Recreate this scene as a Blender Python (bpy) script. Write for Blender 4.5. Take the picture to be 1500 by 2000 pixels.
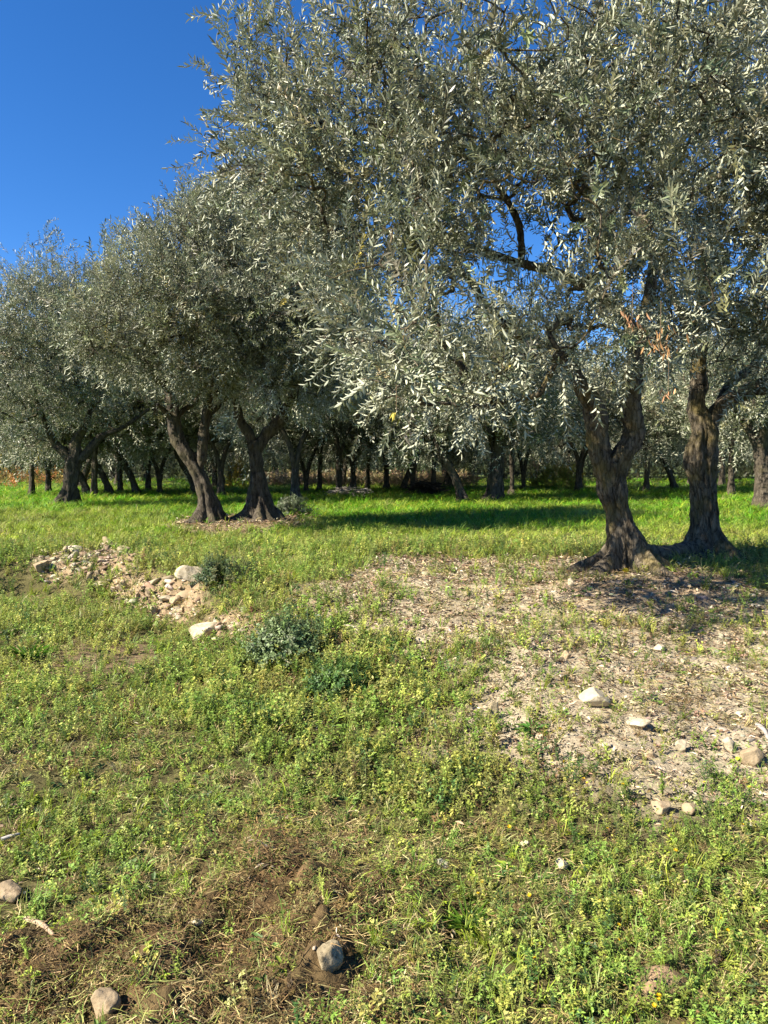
import bpy, math, random
import numpy as np
from mathutils import Vector, Matrix

for o in list(bpy.data.objects):
    bpy.data.objects.remove(o, do_unlink=True)
S = bpy.context.scene
COL = S.collection
R = math.radians

# ------------------------------------------------------------------ camera, sky, sun
CAM = np.array([0.0, 0.0, 1.6])
PITCH = R(3.7)
F = 1389.0
cd = bpy.data.cameras.new('camera')
cam = bpy.data.objects.new('camera', cd)
COL.objects.link(cam)
cam.location = CAM
cam.rotation_euler = (R(90) - PITCH, 0, 0)
cd.sensor_fit = 'VERTICAL'
cd.sensor_width = 36.0
cd.sensor_height = 36.0
cd.lens = 36.0 * F / 2000.0
cd.clip_start = 0.05
cd.clip_end = 3000
S.camera = cam

SUN_EL = R(39)
SUN_BACK = R(22)          # how far behind the left shoulder the sun stands
to_sun = Vector((-math.cos(SUN_BACK) * math.cos(SUN_EL), -math.sin(SUN_BACK) * math.cos(SUN_EL), math.sin(SUN_EL)))
w = bpy.data.worlds.new("World")
S.world = w
w.use_nodes = True
nt = w.node_tree
bg = nt.nodes['Background']
sky = nt.nodes.new('ShaderNodeTexSky')
sky.sky_type = 'NISHITA'
sky.sun_disc = False
sky.sun_elevation = SUN_EL
sky.sun_rotation = math.atan2(to_sun.x, to_sun.y)
sky.altitude = 1900
sky.air_density = 1.0
sky.dust_density = 0.0
sky.ozone_density = 5.0
hs = nt.nodes.new('ShaderNodeHueSaturation')
hs.inputs['Hue'].default_value = 0.506
hs.inputs['Saturation'].default_value = 1.23
nt.links.new(sky.outputs[0], hs.inputs['Color'])
nt.links.new(hs.outputs[0], bg.inputs[0])
bg.inputs[1].default_value = 0.070
sd = bpy.data.lights.new('sun', 'SUN')
sd.energy = 4.9
sd.angle = R(0.5)
sd.color = (1.0, 0.92, 0.78)
sun = bpy.data.objects.new('sun', sd)
COL.objects.link(sun)
sun.rotation_euler = to_sun.to_track_quat('Z', 'Y').to_euler()
S.view_settings.view_transform = 'Standard'
S.view_settings.look = 'None'
S.view_settings.exposure = 1.6
S.view_settings.gamma = 1.0
try:
    S.view_settings.use_curve_mapping = False
except Exception:
    pass
S.cycles.max_bounces = 6
S.cycles.diffuse_bounces = 3
S.cycles.glossy_bounces = 2
S.cycles.transmission_bounces = 4
S.cycles.caustics_reflective = False
S.cycles.caustics_refractive = False

# ------------------------------------------------------------------ noise
def _hash(ix, iy, seed):
    h = (ix.astype(np.int64) * 374761393 + iy.astype(np.int64) * 668265263 + seed * 1442695041) & 0xffffffff
    h = ((h ^ (h >> 13)) * 1274126177) & 0xffffffff
    h = (h ^ (h >> 16)) & 0xffffffff
    return h.astype(np.float64) / 4294967295.0

def vnoise(x, y, seed=0):
    x = np.asarray(x, float); y = np.asarray(y, float)
    ix = np.floor(x); iy = np.floor(y)
    fx = x - ix; fy = y - iy
    fx = fx * fx * (3 - 2 * fx); fy = fy * fy * (3 - 2 * fy)
    a = _hash(ix, iy, seed); b = _hash(ix + 1, iy, seed)
    c = _hash(ix, iy + 1, seed); d = _hash(ix + 1, iy + 1, seed)
    return (a * (1 - fx) + b * fx) * (1 - fy) + (c * (1 - fx) + d * fx) * fy

def fbm(x, y, oct=4, seed=0):
    t = 0; amp = 1; n = 0
    for k in range(oct):
        t = t + amp * (vnoise(np.asarray(x) * 2 ** k, np.asarray(y) * 2 ** k, seed + 17 * k) - 0.5)
        n += amp; amp *= 0.5
    return t / n * 2            # about -1..1

def sstep(a, b, x):
    t = np.clip((np.asarray(x, float) - a) / (b - a), 0, 1)
    return t * t * (3 - 2 * t)

# ------------------------------------------------------------------ terrain shape
def ray(px, py):
    a = (px - 750.0) / F; b = (1000.0 - py) / F
    cp, sp = math.cos(PITCH), math.sin(PITCH)
    return np.array([a, cp + b * sp, -sp + b * cp])

def base_z(x, y):
    x = np.asarray(x, float); y = np.asarray(y, float)
    yc = np.interp(x, [-14, -4.3, -3.2, -2.1, -0.7, 1, 4, 12], [9.6, 9.1, 8.7, 7.9, 6.9, 6.4, 6.9, 7.2])
    wd = np.interp(x, [-14, -4.5, -2, -0.5, 1, 4, 12], [1.1, 0.9, 0.95, 2.2, 4.2, 4.8, 5])
    z = 0.45 * sstep(0, 1, (y - (yc - wd)) / wd)
    z = z + 3.0 * sstep(60, 160, y) + 10.0 * sstep(150, 420, y)
    return z

def at0(px, py):
    """point of the ground seen at a pixel of the photograph (smooth terrain)"""
    d = ray(px, py)
    t = 0.5
    while t < 400:
        p = CAM + d * t
        if p[2] <= float(base_z(p[0], p[1])):
            lo, hi = t - max(0.02, t * 0.01), t
            for _ in range(20):
                m = (lo + hi) / 2; q = CAM + d * m
                if q[2] <= float(base_z(q[0], q[1])): hi = m
                else: lo = m
            return CAM + d * hi
        t += max(0.02, t * 0.01)
    return CAM + d * 400

def pt(px, py, depth):
    d = ray(px, py)
    return CAM + d * (depth / d[1])

def poly_world(pts):
    return np.array([at0(*p)[:2] for p in pts])

def sdf(poly, x, y):
    """signed distance, positive inside"""
    x = np.asarray(x, float); y = np.asarray(y, float)
    d2 = np.full(x.shape, 1e9); inside = np.zeros(x.shape, bool)
    n = len(poly)
    for i in range(n):
        ax, ay = poly[i]; bx, by = poly[(i + 1) % n]
        ex, ey = bx - ax, by - ay
        t = np.clip(((x - ax) * ex + (y - ay) * ey) / (ex * ex + ey * ey + 1e-12), 0, 1)
        d2 = np.minimum(d2, (x - ax - t * ex) ** 2 + (y - ay - t * ey) ** 2)
        c = ((ay > y) != (by > y)) & (x < (bx - ax) * (y - ay) / (by - ay + 1e-12) + ax)
        inside ^= c
    d = np.sqrt(d2)
    return np.where(inside, d, -d)

P_GRAVEL = poly_world([(590, 1150), (760, 1092), (1110, 1092), (1180, 1120), (1330, 1120), (1520, 1175), (1800, 1230), (1800, 1570), (1480, 1580), (1330, 1550),
                       (1170, 1470), (950, 1415), (880, 1340), (800, 1250), (640, 1190)])
P_RUBBLE = poly_world([(70, 1085), (215, 1062), (300, 1110), (400, 1130), (420, 1180), (340, 1225), (260, 1200), (190, 1150), (120, 1125)])
P_RUBBLE2 = poly_world([(350, 1215), (460, 1200), (570, 1225), (560, 1255), (400, 1262)])
P_DIRT = poly_world([(330, 1600), (520, 1585), (740, 1600), (830, 1700), (850, 1830), (900, 2080), (-200, 2080), (-60, 1800), (160, 1760), (330, 1690)])
P_HERB = poly_world([(380, 1260), (560, 1190), (640, 1185), (820, 1250), (900, 1340), (960, 1420), (1150, 1470), (1250, 1560), (900, 1600), (640, 1570), (420, 1480), (330, 1380)])
P_ROOT1 = poly_world([(1100, 1110), (1330, 1080), (1460, 1090), (1500, 1180), (1180, 1190), (1090, 1150)])
P_ROOT2 = poly_world([(330, 1028), (400, 1010), (590, 1012), (600, 1030), (470, 1045), (370, 1042)])
P_MOLE = poly_world([(1240, 1895), (1310, 1885), (1345, 1930), (1300, 1965), (1230, 1960)])
P_PATCH = poly_world([(50, 1300), (120, 1255), (300, 1240), (330, 1290), (180, 1330), (70, 1345)])

def zones(x, y):
    n1 = fbm(x * 1.1, y * 1.1, 4, 5) * 0.55
    n2 = fbm(x * 3.5, y * 3.5, 3, 9)
    g = sstep(-0.42, 0.26, sdf(P_GRAVEL, x, y) + n1 * 1.0 + n2 * 0.15)
    rb = np.maximum(sstep(-0.12, 0.15, sdf(P_RUBBLE, x, y) + n2 * 0.30 + n1 * .25), sstep(-0.1, 0.12, sdf(P_RUBBLE2, x, y) + n2 * 0.16))
    dt = sstep(-0.10, 0.45, sdf(P_DIRT, x, y) + n1 * 0.3 + n2 * 0.16)
    dt = dt * (0.84 + .16 * sstep(-.30, .15, fbm(x * 2.1 + 3, y * 2.1, 3, 15) + .5 * fbm(x * 6, y * 6, 2, 16)))
    hb = sstep(-0.25, 0.35, sdf(P_HERB, x, y) + n1 * 0.5 + n2 * 0.1)
    rt = np.maximum(sstep(-0.25, 0.25, sdf(P_ROOT1, x, y) + n2 * 0.25), sstep(-0.35, 0.3, sdf(P_ROOT2, x, y) + n2 * 0.3))
    ml = sstep(-0.05, 0.06, sdf(P_MOLE, x, y) + n2 * 0.04)
    pp = sstep(-0.12, 0.2, sdf(P_PATCH, x, y) + n2 * 0.2)
    return g, rb, dt, hb, rt, ml, pp

def ground_z(x, y):
    x = np.asarray(x, float); y = np.asarray(y, float)
    z = base_z(x, y)
    g, rb, dt, hb, rt, ml, pp = zones(x, y)
    near = 1 - sstep(14, 40, y)
    z = z + near * 0.045 * fbm(x * 0.7, y * 0.7, 3, 3) + near * 0.018 * fbm(x * 4, y * 4, 3, 4)
    # churned clods in rows along the wheel tracks
    c, s = math.cos(0.75), math.sin(0.75)
    u = x * c + y * s; v = -x * s + y * c
    cl = fbm(u * 3.2, v * 7.5, 4, 21)
    z = z + dt * (0.15 * cl + 0.07 * np.abs(fbm(u * 9, v * 15, 3, 22)) + 0.035 * fbm(x * 22, y * 22, 3, 24))
    z = z + g * (0.014 * fbm(x * 8, y * 8, 4, 31) + 0.03 * fbm(x * 2, y * 2, 2, 33))
    z = z + rb * (0.22 * np.abs(fbm(x * 4, y * 4, 4, 41)) - 0.06) + ml * 0.05
    z = z + rt * 0.05
    # the sod edge in front: a small vertical break
    ex = 0.17 + 0.05 * fbm(y * 4, y * 0, 2, 77)
    e = sstep(0.0, 0.06, x - ex) * (1 - sstep(0.05, 0.3, x - ex)) * sstep(2.05, 2.15, y) * (1 - sstep(2.55, 2.7, y))
    z = z - 0.055 * e
    return z

def at(px, py):
    p = at0(px, py)
    p[2] = float(ground_z(p[0], p[1]))
    return p

# ------------------------------------------------------------------ mesh helpers
def make_mesh(name, V, faces, mats, tint=None, smooth=False, mat_idx=None):
    me = bpy.data.meshes.new(name)
    V = np.asarray(V, np.float32)
    fl = [np.asarray(f, np.int32) for f in faces if len(f)]
    me.vertices.add(len(V)); me.vertices.foreach_set('co', V.ravel())
    loops = np.concatenate([f.ravel() for f in fl])
    tot = np.concatenate([np.full(len(f), f.shape[1], np.int32) for f in fl])
    start = np.concatenate([[0], np.cumsum(tot)[:-1]]).astype(np.int32)
    me.loops.add(len(loops)); me.loops.foreach_set('vertex_index', loops)
    me.polygons.add(len(tot)); me.polygons.foreach_set('loop_start', start)
    if smooth:
        me.polygons.foreach_set('use_smooth', np.ones(len(tot), bool))
    if mat_idx is not None:
        me.polygons.foreach_set('material_index', np.asarray(mat_idx, np.int32))
    if tint is not None:
        at_ = me.attributes.new('tint', 'FLOAT_COLOR', 'POINT')
        t = np.ones((len(V), 4), np.float32); t[:, :3] = tint
        at_.data.foreach_set('color', t.ravel())
    me.update(calc_edges=True)
    for m in (mats if isinstance(mats, (list, tuple)) else [mats]):
        me.materials.append(m)
    return me

def put(name, me, parent=None, **props):
    o = bpy.data.objects.new(name, me)
    COL.objects.link(o)
    if parent is not None: o.parent = parent
    for k, v in props.items(): o[k] = v
    return o

def thing(name, label, cat, loc, group=None):
    o = bpy.data.objects.new(name, None)
    COL.objects.link(o)
    o.location = loc; o.empty_display_size = 0.2
    o['label'] = label; o['category'] = cat
    if group: o['group'] = group
    return o

def tag(o, label, cat, group=None):
    o['label'] = label; o['category'] = cat
    if group: o['group'] = group
    return o

def copy_tree(root, loc, rz, sc, label, group):
    r = root.copy(); COL.objects.link(r)
    r.location = loc; r.rotation_euler = (0, 0, rz); r.scale = sc
    r['label'] = label; r['group'] = group
    for ch in root.children:
        c = ch.copy(); COL.objects.link(c); c.parent = r
        for g in ch.children:
            d = g.copy(); COL.objects.link(d); d.parent = c
    return r

# ------------------------------------------------------------------ materials
def new_mat(name):
    m = bpy.data.materials.new(name); m.use_nodes = True
    m.node_tree.nodes.clear()
    return m, m.node_tree.nodes, m.node_tree.links

def mat_cover(name, trans=0.3, rough=0.6, spec=0.25):
    """thin plant matter: the plant's own colour is stored per leaf"""
    m, N, L = new_mat(name)
    out = N.new('ShaderNodeOutputMaterial'); mix = N.new('ShaderNodeMixShader')
    p = N.new('ShaderNodeBsdfPrincipled'); t = N.new('ShaderNodeBsdfTranslucent')
    a = N.new('ShaderNodeAttribute'); a.attribute_name = 'tint'
    p.inputs['Roughness'].default_value = rough
    p.inputs['Specular IOR Level'].default_value = spec
    L.new(a.outputs['Color'], p.inputs['Base Color']); L.new(a.outputs['Color'], t.inputs['Color'])
    mix.inputs[0].default_value = trans
    L.new(p.outputs[0], mix.inputs[1]); L.new(t.outputs[0], mix.inputs[2]); L.new(mix.outputs[0], out.inputs[0])
    return m

def mat_olive():
    """olive leaf: dark waxy green above, silvery below"""
    m, N, L = new_mat('olive_leaf')
    out = N.new('ShaderNodeOutputMaterial'); mix = N.new('ShaderNodeMixShader')
    p = N.new('ShaderNodeBsdfPrincipled'); t = N.new('ShaderNodeBsdfTranslucent')
    a = N.new('ShaderNodeAttribute'); a.attribute_name = 'tint'
    geo = N.new('ShaderNodeNewGeometry')
    under = N.new('ShaderNodeMix'); under.data_type = 'RGBA'; under.blend_type = 'MIX'
    under.inputs[0].default_value = 0.72
    under.inputs[7].default_value = (0.60, 0.615, 0.45, 1)
    L.new(a.outputs['Color'], under.inputs[6])
    side = N.new('ShaderNodeMix'); side.data_type = 'RGBA'
    L.new(geo.outputs['Backfacing'], side.inputs[0])
    L.new(a.outputs['Color'], side.inputs[6]); L.new(under.outputs[2], side.inputs[7])
    rr = N.new('ShaderNodeMapRange'); rr.inputs[3].default_value = 0.40; rr.inputs[4].default_value = 0.7
    L.new(geo.outputs['Backfacing'], rr.inputs[0]); L.new(rr.outputs[0], p.inputs['Roughness'])
    p.inputs['Specular IOR Level'].default_value = 0.4
    L.new(side.outputs[2], p.inputs['Base Color']); L.new(a.outputs['Color'], t.inputs['Color'])
    mix.inputs[0].default_value = 0.22
    L.new(p.outputs[0], mix.inputs[1]); L.new(t.outputs[0], mix.inputs[2]); L.new(mix.outputs[0], out.inputs[0])
    return m

def mat_bark(name, dark, light, moss, scale=1.0, bump=0.9):
    m, N, L = new_mat(name)
    out = N.new('ShaderNodeOutputMaterial'); p = N.new('ShaderNodeBsdfPrincipled')
    tc = N.new('ShaderNodeTexCoord'); mp = N.new('ShaderNodeMapping')
    mp.inputs['Scale'].default_value = (scale, scale, scale * 0.28)
    L.new(tc.outputs['Object'], mp.inputs[0])
    n = N.new('ShaderNodeTexNoise'); n.inputs['Scale'].default_value = 16; n.inputs['Detail'].default_value = 8; n.inputs['Roughness'].default_value = 0.65
    v = N.new('ShaderNodeTexVoronoi'); v.feature = 'DISTANCE_TO_EDGE'; v.inputs['Scale'].default_value = 22
    wob = N.new('ShaderNodeMix'); wob.data_type = 'VECTOR'; wob.inputs[0].default_value = 0.08
    L.new(mp.outputs[0], n.inputs[0]); L.new(mp.outputs[0], wob.inputs[4]); L.new(n.outputs['Color'], wob.inputs[5]); L.new(wob.outputs[1], v.inputs[0])
    cr = N.new('ShaderNodeValToRGB')
    cr.color_ramp.elements[0].position = 0.30; cr.color_ramp.elements[0].color = (*dark, 1)
    cr.color_ramp.elements[1].position = 0.68; cr.color_ramp.elements[1].color = (*light, 1)
    L.new(n.outputs[0], cr.inputs[0])
    crack = N.new('ShaderNodeMapRange'); crack.inputs[1].default_value = 0.0; crack.inputs[2].default_value = 0.10
    crack.inputs[3].default_value = 0.45; crack.inputs[4].default_value = 1.0
    L.new(v.outputs[0], crack.inputs[0])
    mu = N.new('ShaderNodeMix'); mu.data_type = 'RGBA'; mu.blend_type = 'MULTIPLY'; mu.inputs[0].default_value = 1
    L.new(cr.outputs[0], mu.inputs[6]); L.new(crack.outputs[0], mu.inputs[7])
    n2 = N.new('ShaderNodeTexNoise'); n2.inputs['Scale'].default_value = 3.2; n2.inputs['Detail'].default_value = 5
    L.new(tc.outputs['Object'], n2.inputs[0])
    mr = N.new('ShaderNodeMapRange'); mr.inputs[1].default_value = 0.48; mr.inputs[2].default_value = 0.68; mr.inputs[4].default_value = 0.75
    L.new(n2.outputs[0], mr.inputs[0])
    mo = N.new('ShaderNodeMix'); mo.data_type = 'RGBA'; mo.inputs[7].default_value = (*moss, 1)
    L.new(mr.outputs[0], mo.inputs[0]); L.new(mu.outputs[2], mo.inputs[6])
    L.new(mo.outputs[2], p.inputs['Base Color'])
    p.inputs['Roughness'].default_value = 0.9; p.inputs['Specular IOR Level'].default_value = 0.15
    add = N.new('ShaderNodeMath'); add.operation = 'MULTIPLY_ADD'; add.inputs[1].default_value = 0.35
    L.new(crack.outputs[0], add.inputs[0]); L.new(n.outputs[0], add.inputs[2])
    b = N.new('ShaderNodeBump'); b.inputs['Strength'].default_value = bump; b.inputs['Distance'].default_value = 0.05
    L.new(add.outputs[0], b.inputs['Height']); L.new(b.outputs[0], p.inputs['Normal'])
    L.new(p.outputs[0], out.inputs[0])
    return m

def mat_stone(name, c1, c2, stain, scale=1.0):
    m, N, L = new_mat(name)
    out = N.new('ShaderNodeOutputMaterial'); p = N.new('ShaderNodeBsdfPrincipled')
    tc = N.new('ShaderNodeTexCoord')
    n = N.new('ShaderNodeTexNoise'); n.inputs['Scale'].default_value = 9 * scale; n.inputs['Detail'].default_value = 9; n.inputs['Roughness'].default_value = 0.62
    L.new(tc.outputs['Object'], n.inputs[0])
    cr = N.new('ShaderNodeValToRGB')
    cr.color_ramp.elements[0].position = 0.32; cr.color_ramp.elements[0].color = (*c1, 1)
    cr.color_ramp.elements[1].position = 0.66; cr.color_ramp.elements[1].color = (*c2, 1)
    L.new(n.outputs[0], cr.inputs[0])
    n2 = N.new('ShaderNodeTexNoise'); n2.inputs['Scale'].default_value = 22 * scale; n2.inputs['Detail'].default_value = 4
    L.new(tc.outputs['Object'], n2.inputs[0])
    mr = N.new('ShaderNodeMapRange'); mr.inputs[1].default_value = 0.56; mr.inputs[2].default_value = 0.66; mr.inputs[4].default_value = 0.8
    L.new(n2.outputs[0], mr.inputs[0])
    mo = N.new('ShaderNodeMix'); mo.data_type = 'RGBA'; mo.inputs[7].default_value = (*stain, 1)
    L.new(mr.outputs[0], mo.inputs[0]); L.new(cr.outputs[0], mo.inputs[6]); L.new(mo.outputs[2], p.inputs['Base Color'])
    p.inputs['Roughness'].default_value = 0.9; p.inputs['Specular IOR Level'].default_value = 0.2
    b = N.new('ShaderNodeBump'); b.inputs['Strength'].default_value = 0.8; b.inputs['Distance'].default_value = 0.02
    L.new(n.outputs[0], b.inputs['Height']); L.new(b.outputs[0], p.inputs['Normal']); L.new(p.outputs[0], out.inputs[0])
    return m

def mat_soil():
    m, N, L = new_mat('soil')
    out = N.new('ShaderNodeOutputMaterial'); p = N.new('ShaderNodeBsdfPrincipled')
    a = N.new('ShaderNodeAttribute'); a.attribute_name = 'tint'
    tc = N.new('ShaderNodeTexCoord')
    n = N.new('ShaderNodeTexNoise'); n.inputs['Scale'].default_value = 14; n.inputs['Detail'].default_value = 10; n.inputs['Roughness'].default_value = 0.7
    n2 = N.new('ShaderNodeTexNoise'); n2.inputs['Scale'].default_value = 85; n2.inputs['Detail'].default_value = 4
    L.new(tc.outputs['Object'], n.inputs[0]); L.new(tc.outputs['Object'], n2.inputs[0])
    mr = N.new('ShaderNodeMapRange'); mr.inputs[1].default_value = 0.3; mr.inputs[2].default_value = 0.7; mr.inputs[3].default_value = 0.55; mr.inputs[4].default_value = 1.45
    L.new(n.outputs[0], mr.inputs[0])
    mr2 = N.new('ShaderNodeMapRange'); mr2.inputs[1].default_value = 0.3; mr2.inputs[2].default_value = 0.7; mr2.inputs[3].default_value = 0.75; mr2.inputs[4].default_value = 1.25
    L.new(n2.outputs[0], mr2.inputs[0])
    mm = N.new('ShaderNodeMath'); mm.operation = 'MULTIPLY'; L.new(mr.outputs[0], mm.inputs[0]); L.new(mr2.outputs[0], mm.inputs[1])
    mu = N.new('ShaderNodeMix'); mu.data_type = 'RGBA'; mu.blend_type = 'MULTIPLY'; mu.inputs[0].default_value = 1
    L.new(a.outputs['Color'], mu.inputs[6]); L.new(mm.outputs[0], mu.inputs[7]); L.new(mu.outputs[2], p.inputs['Base Color'])
    p.inputs['Roughness'].default_value = 0.95; p.inputs['Specular IOR Level'].default_value = 0.1
    ad = N.new('ShaderNodeMath'); ad.operation = 'MULTIPLY_ADD'; ad.inputs[1].default_value = 0.35
    L.new(n2.outputs[0], ad.inputs[0]); L.new(n.outputs[0], ad.inputs[2])
    b = N.new('ShaderNodeBump'); b.inputs['Strength'].default_value = 0.9; b.inputs['Distance'].default_value = 0.025
    L.new(ad.outputs[0], b.inputs['Height']); L.new(b.outputs[0], p.inputs['Normal']); L.new(p.outputs[0], out.inputs[0])
    return m

M_GRASS = mat_cover('grass_blade', 0.38, 0.5, 0.3)
M_HERB = mat_cover('herb_leaf', 0.32, 0.5, 0.35)
M_DRY = mat_cover('dry_plant', 0.12, 0.7, 0.15)
M_OLIVE = mat_olive()
M_TWIG = mat_cover('twig', 0.0, 0.8, 0.2)
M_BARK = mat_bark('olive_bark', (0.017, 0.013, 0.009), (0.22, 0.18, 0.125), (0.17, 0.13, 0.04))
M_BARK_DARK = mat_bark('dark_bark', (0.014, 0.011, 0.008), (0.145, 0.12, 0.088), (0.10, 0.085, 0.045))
M_STONE = mat_stone('limestone', (0.30, 0.245, 0.155), (0.52, 0.44, 0.31), (0.18, 0.145, 0.085))
M_STONE_T = mat_stone('tan_stone', (0.24, 0.175, 0.10), (0.40, 0.305, 0.19), (0.16, 0.11, 0.06))
M_STONE_G = mat_stone('grey_stone', (0.16, 0.125, 0.07), (0.33, 0.27, 0.17), (0.09, 0.07, 0.04), 2.2)
M_SOIL = mat_soil()

# ------------------------------------------------------------------ ground sheet
def axis(fine0, fine1, step, lo, hi, grow):
    a = list(np.arange(fine0, fine1, step))
    s = step; v = a[-1]
    while v < hi:
        s *= grow; v += s; a.append(v)
    s = step; v = a[0]; b = []
    while v > lo:
        s *= grow; v -= s; b.append(v)
    return np.array(b[::-1] + a)

gx = axis(-2.6, 2.6, 0.018, -900, 900, 1.035)
gy = axis(1.6, 4.4, 0.016, -60, 1500, 1.018)
GX, GY = np.meshgrid(gx, gy)
x, y = GX.ravel(), GY.ravel()
gz = ground_z(x, y)
g, rb, dt, hb, rt, ml, pp = zones(x, y)
col = np.empty((len(x), 3))
lush = sstep(9.0, 10.5, y + fbm(x * 0.8, y * 0.8, 3, 6) * 0.8)
far = sstep(34, 46, y)
col[:] = (0.085, 0.075, 0.03)
def blend(wgt, c):
    global col
    col = col * (1 - wgt[:, None]) + np.array(c) * wgt[:, None]
blend(lush, (0.09, 0.13, 0.025))
blend(far, (0.085, 0.11, 0.03))
blend(sstep(70, 120, y), (0.06, 0.08, 0.035))
blend(dt, (0.12, 0.076, 0.037))
blend(g, (0.32, 0.265, 0.18))
blend(rb, (0.27, 0.195, 0.115))
blend(rt * 0.8, (0.27, 0.19, 0.115))
blend(ml, (0.30, 0.20, 0.12))
blend(pp * 0.8, (0.17, 0.12, 0.07))
nx_, ny_ = len(gx), len(gy)
i = np.arange(nx_ - 1)[None, :] + nx_ * np.arange(ny_ - 1)[:, None]
i = i.ravel()
quads = np.stack([i, i + 1, i + nx_ + 1, i + nx_], 1)
put('ground', make_mesh('ground', np.stack([x, y, gz], 1), [quads], M_SOIL, col, smooth=True), kind='structure')

# ------------------------------------------------------------------ scattering of plant prototypes
def frames(dirs, yaw):
    """(n,3,3) matrices whose third column is dirs"""
    z = dirs / np.linalg.norm(dirs, axis=1, keepdims=True)
    ref = np.where(np.abs(z[:, 2:3]) < 0.95, np.array([[0, 0, 1.0]]), np.array([[1.0, 0, 0]]))
    xx = np.cross(ref, z); xx /= np.linalg.norm(xx, axis=1, keepdims=True)
    yy = np.cross(z, xx)
    c, s = np.cos(yaw)[:, None], np.sin(yaw)[:, None]
    return np.stack([xx * c + yy * s, -xx * s + yy * c, z], 2)

def scatter(protos, pos, mats3, scale, colors, rng, jit=0.25):
    """protos: list of (V, Q, shade(nv,), leafid(nv,)); returns V, Q, tint"""
    n = len(pos)
    pick = rng.integers(0, len(protos), n)
    Vs, Qs, Ts = [], [], []; off = 0
    for k, pr in enumerate(protos):
        idx = np.where(pick == k)[0]
        if not len(idx): continue
        V, Q, own, lid = pr
        nl = lid.max() + 1
        sc = scale[idx]; sc = sc[:, None, None] if sc.ndim == 1 else sc[:, None, :]
        W = np.einsum('nij,nvj->nvi', mats3[idx], V[None] * sc) + pos[idx][:, None, :]
        lj = 1 + jit * rng.normal(size=(len(idx), nl))[:, lid]
        T = colors[idx][:, None, :] * np.clip(lj, 0.35, 1.9)[:, :, None]
        if own is not None:
            m_ = own[:, 0] >= 0
            T[:, m_] = own[m_][None]
        nv = len(V)
        Qs.append((Q[None] + (off + np.arange(len(idx)) * nv)[:, None, None]).reshape(-1, 4))
        Vs.append(W.reshape(-1, 3)); Ts.append(T.reshape(-1, 3)); off += nv * len(idx)
    return np.concatenate(Vs), np.concatenate(Qs), np.clip(np.concatenate(Ts), 0.004, 0.9)

class Proto:
    def __init__(s): s.V, s.Q, s.own, s.lid, s.n, s.l = [], [], [], [], 0, 0
    def leaf(s, base, d, up, L, W, fold=0.25, curl=0.1, six=False, own=(-1, -1, -1)):
        d = np.array(d, float); d /= np.linalg.norm(d)
        side = np.cross(d, up); side /= (np.linalg.norm(side) + 1e-9)
        nrm = np.cross(side, d)
        b = np.array(base, float); h = W / 2
        tip = b + d * L - nrm * curl * L
        if six:
            P = [b, b + d * L * .32 + side * h * .92 + nrm * fold * h, b + d * L * .68 + side * h * .85 + nrm * (fold * h - curl * L * .4), tip,
                 b + d * L * .68 - side * h * .85 + nrm * (fold * h - curl * L * .4), b + d * L * .32 - side * h * .92 + nrm * fold * h]
            q = [[0, 1, 2, 3], [0, 3, 4, 5]]
        else:
            P = [b, b + d * L * .5 + side * h + nrm * fold * h, tip, b + d * L * .5 - side * h + nrm * fold * h]
            q = [[0, 1, 2, 3]]
        s.add(P, q, own)
    def blade(s, base, d, L, W, bend, own=(-1, -1, -1)):
        d = np.array(d, float); d /= np.linalg.norm(d)
        hz = np.array([d[0], d[1], 0]); hz = hz / (np.linalg.norm(hz) + 1e-6)
        side = np.cross(d, [0, 0, 1.0]); side /= (np.linalg.norm(side) + 1e-9)
        b = np.array(base, float)
        m = b + d * L * .55 + hz * bend * L * .15
        t = b + d * L * .9 + hz * bend * L * .6 - np.array([0, 0, 1]) * bend * L * .35
        s.add([b - side * W / 2, b + side * W / 2, m + side * W * .45, m - side * W * .45, t + side * W * .08, t - side * W * .08], [[0, 1, 2, 3], [3, 2, 4, 5]], own)
    def stick(s, a, b, r, own=(-1, -1, -1)):
        a = np.array(a, float); b = np.array(b, float); d = b - a
        u = np.cross(d, [0.3, 0.5, 0.81]); u /= np.linalg.norm(u); v = np.cross(d, u); v /= np.linalg.norm(v)
        P = [p + (u * c + v * q) * rr for p, rr in ((a, r), (b, r * .7)) for c, q in ((1, 0), (-.5, .87), (-.5, -.87))]
        s.add(P, [[0, 1, 4, 3], [1, 2, 5, 4], [2, 0, 3, 5]], own)
    def add(s, P, q, own):
        s.V += list(P); s.Q += [[a + s.n for a in f] for f in q]
        s.own += [own] * len(P); s.lid += [s.l] * len(P); s.n += len(P); s.l += 1
    def done(s): return (np.array(s.V, float), np.array(s.Q), np.array(s.own, float), np.array(s.lid))

def strips(rng, y0, y1, dens, side=1.2, slope=0.56):
    """points on the ground; dens(y) per square metre"""
    out = []
    e = y0
    while e < y1:
        h = max(0.15, e * 0.06); f = min(e + h, y1)
        wdt = slope * f + side
        n = rng.poisson(dens((e + f) / 2) * (f - e) * 2 * wdt)
        out.append(np.stack([rng.uniform(-wdt, wdt, n), rng.uniform(e, f, n)], 1)); e = f
    return np.concatenate(out)

def ground_pos(xy, lift=0.0):
    return np.stack([xy[:, 0], xy[:, 1], ground_z(xy[:, 0], xy[:, 1]) + lift], 1)

def up_tilt(rng, n, amt):
    d = rng.normal(size=(n, 3)) * amt; d[:, 2] = 1
    return d

def mixcol(rng, n, cols, wts, jit=0.12):
    c = np.array(cols)[rng.choice(len(cols), n, p=np.array(wts) / sum(wts))]
    return c * (1 + jit * rng.normal(size=(n, 1))) * (1 + 0.06 * rng.normal(size=(n, 3)))

rng = np.random.default_rng(7)
pr = random.Random(11)

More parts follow.
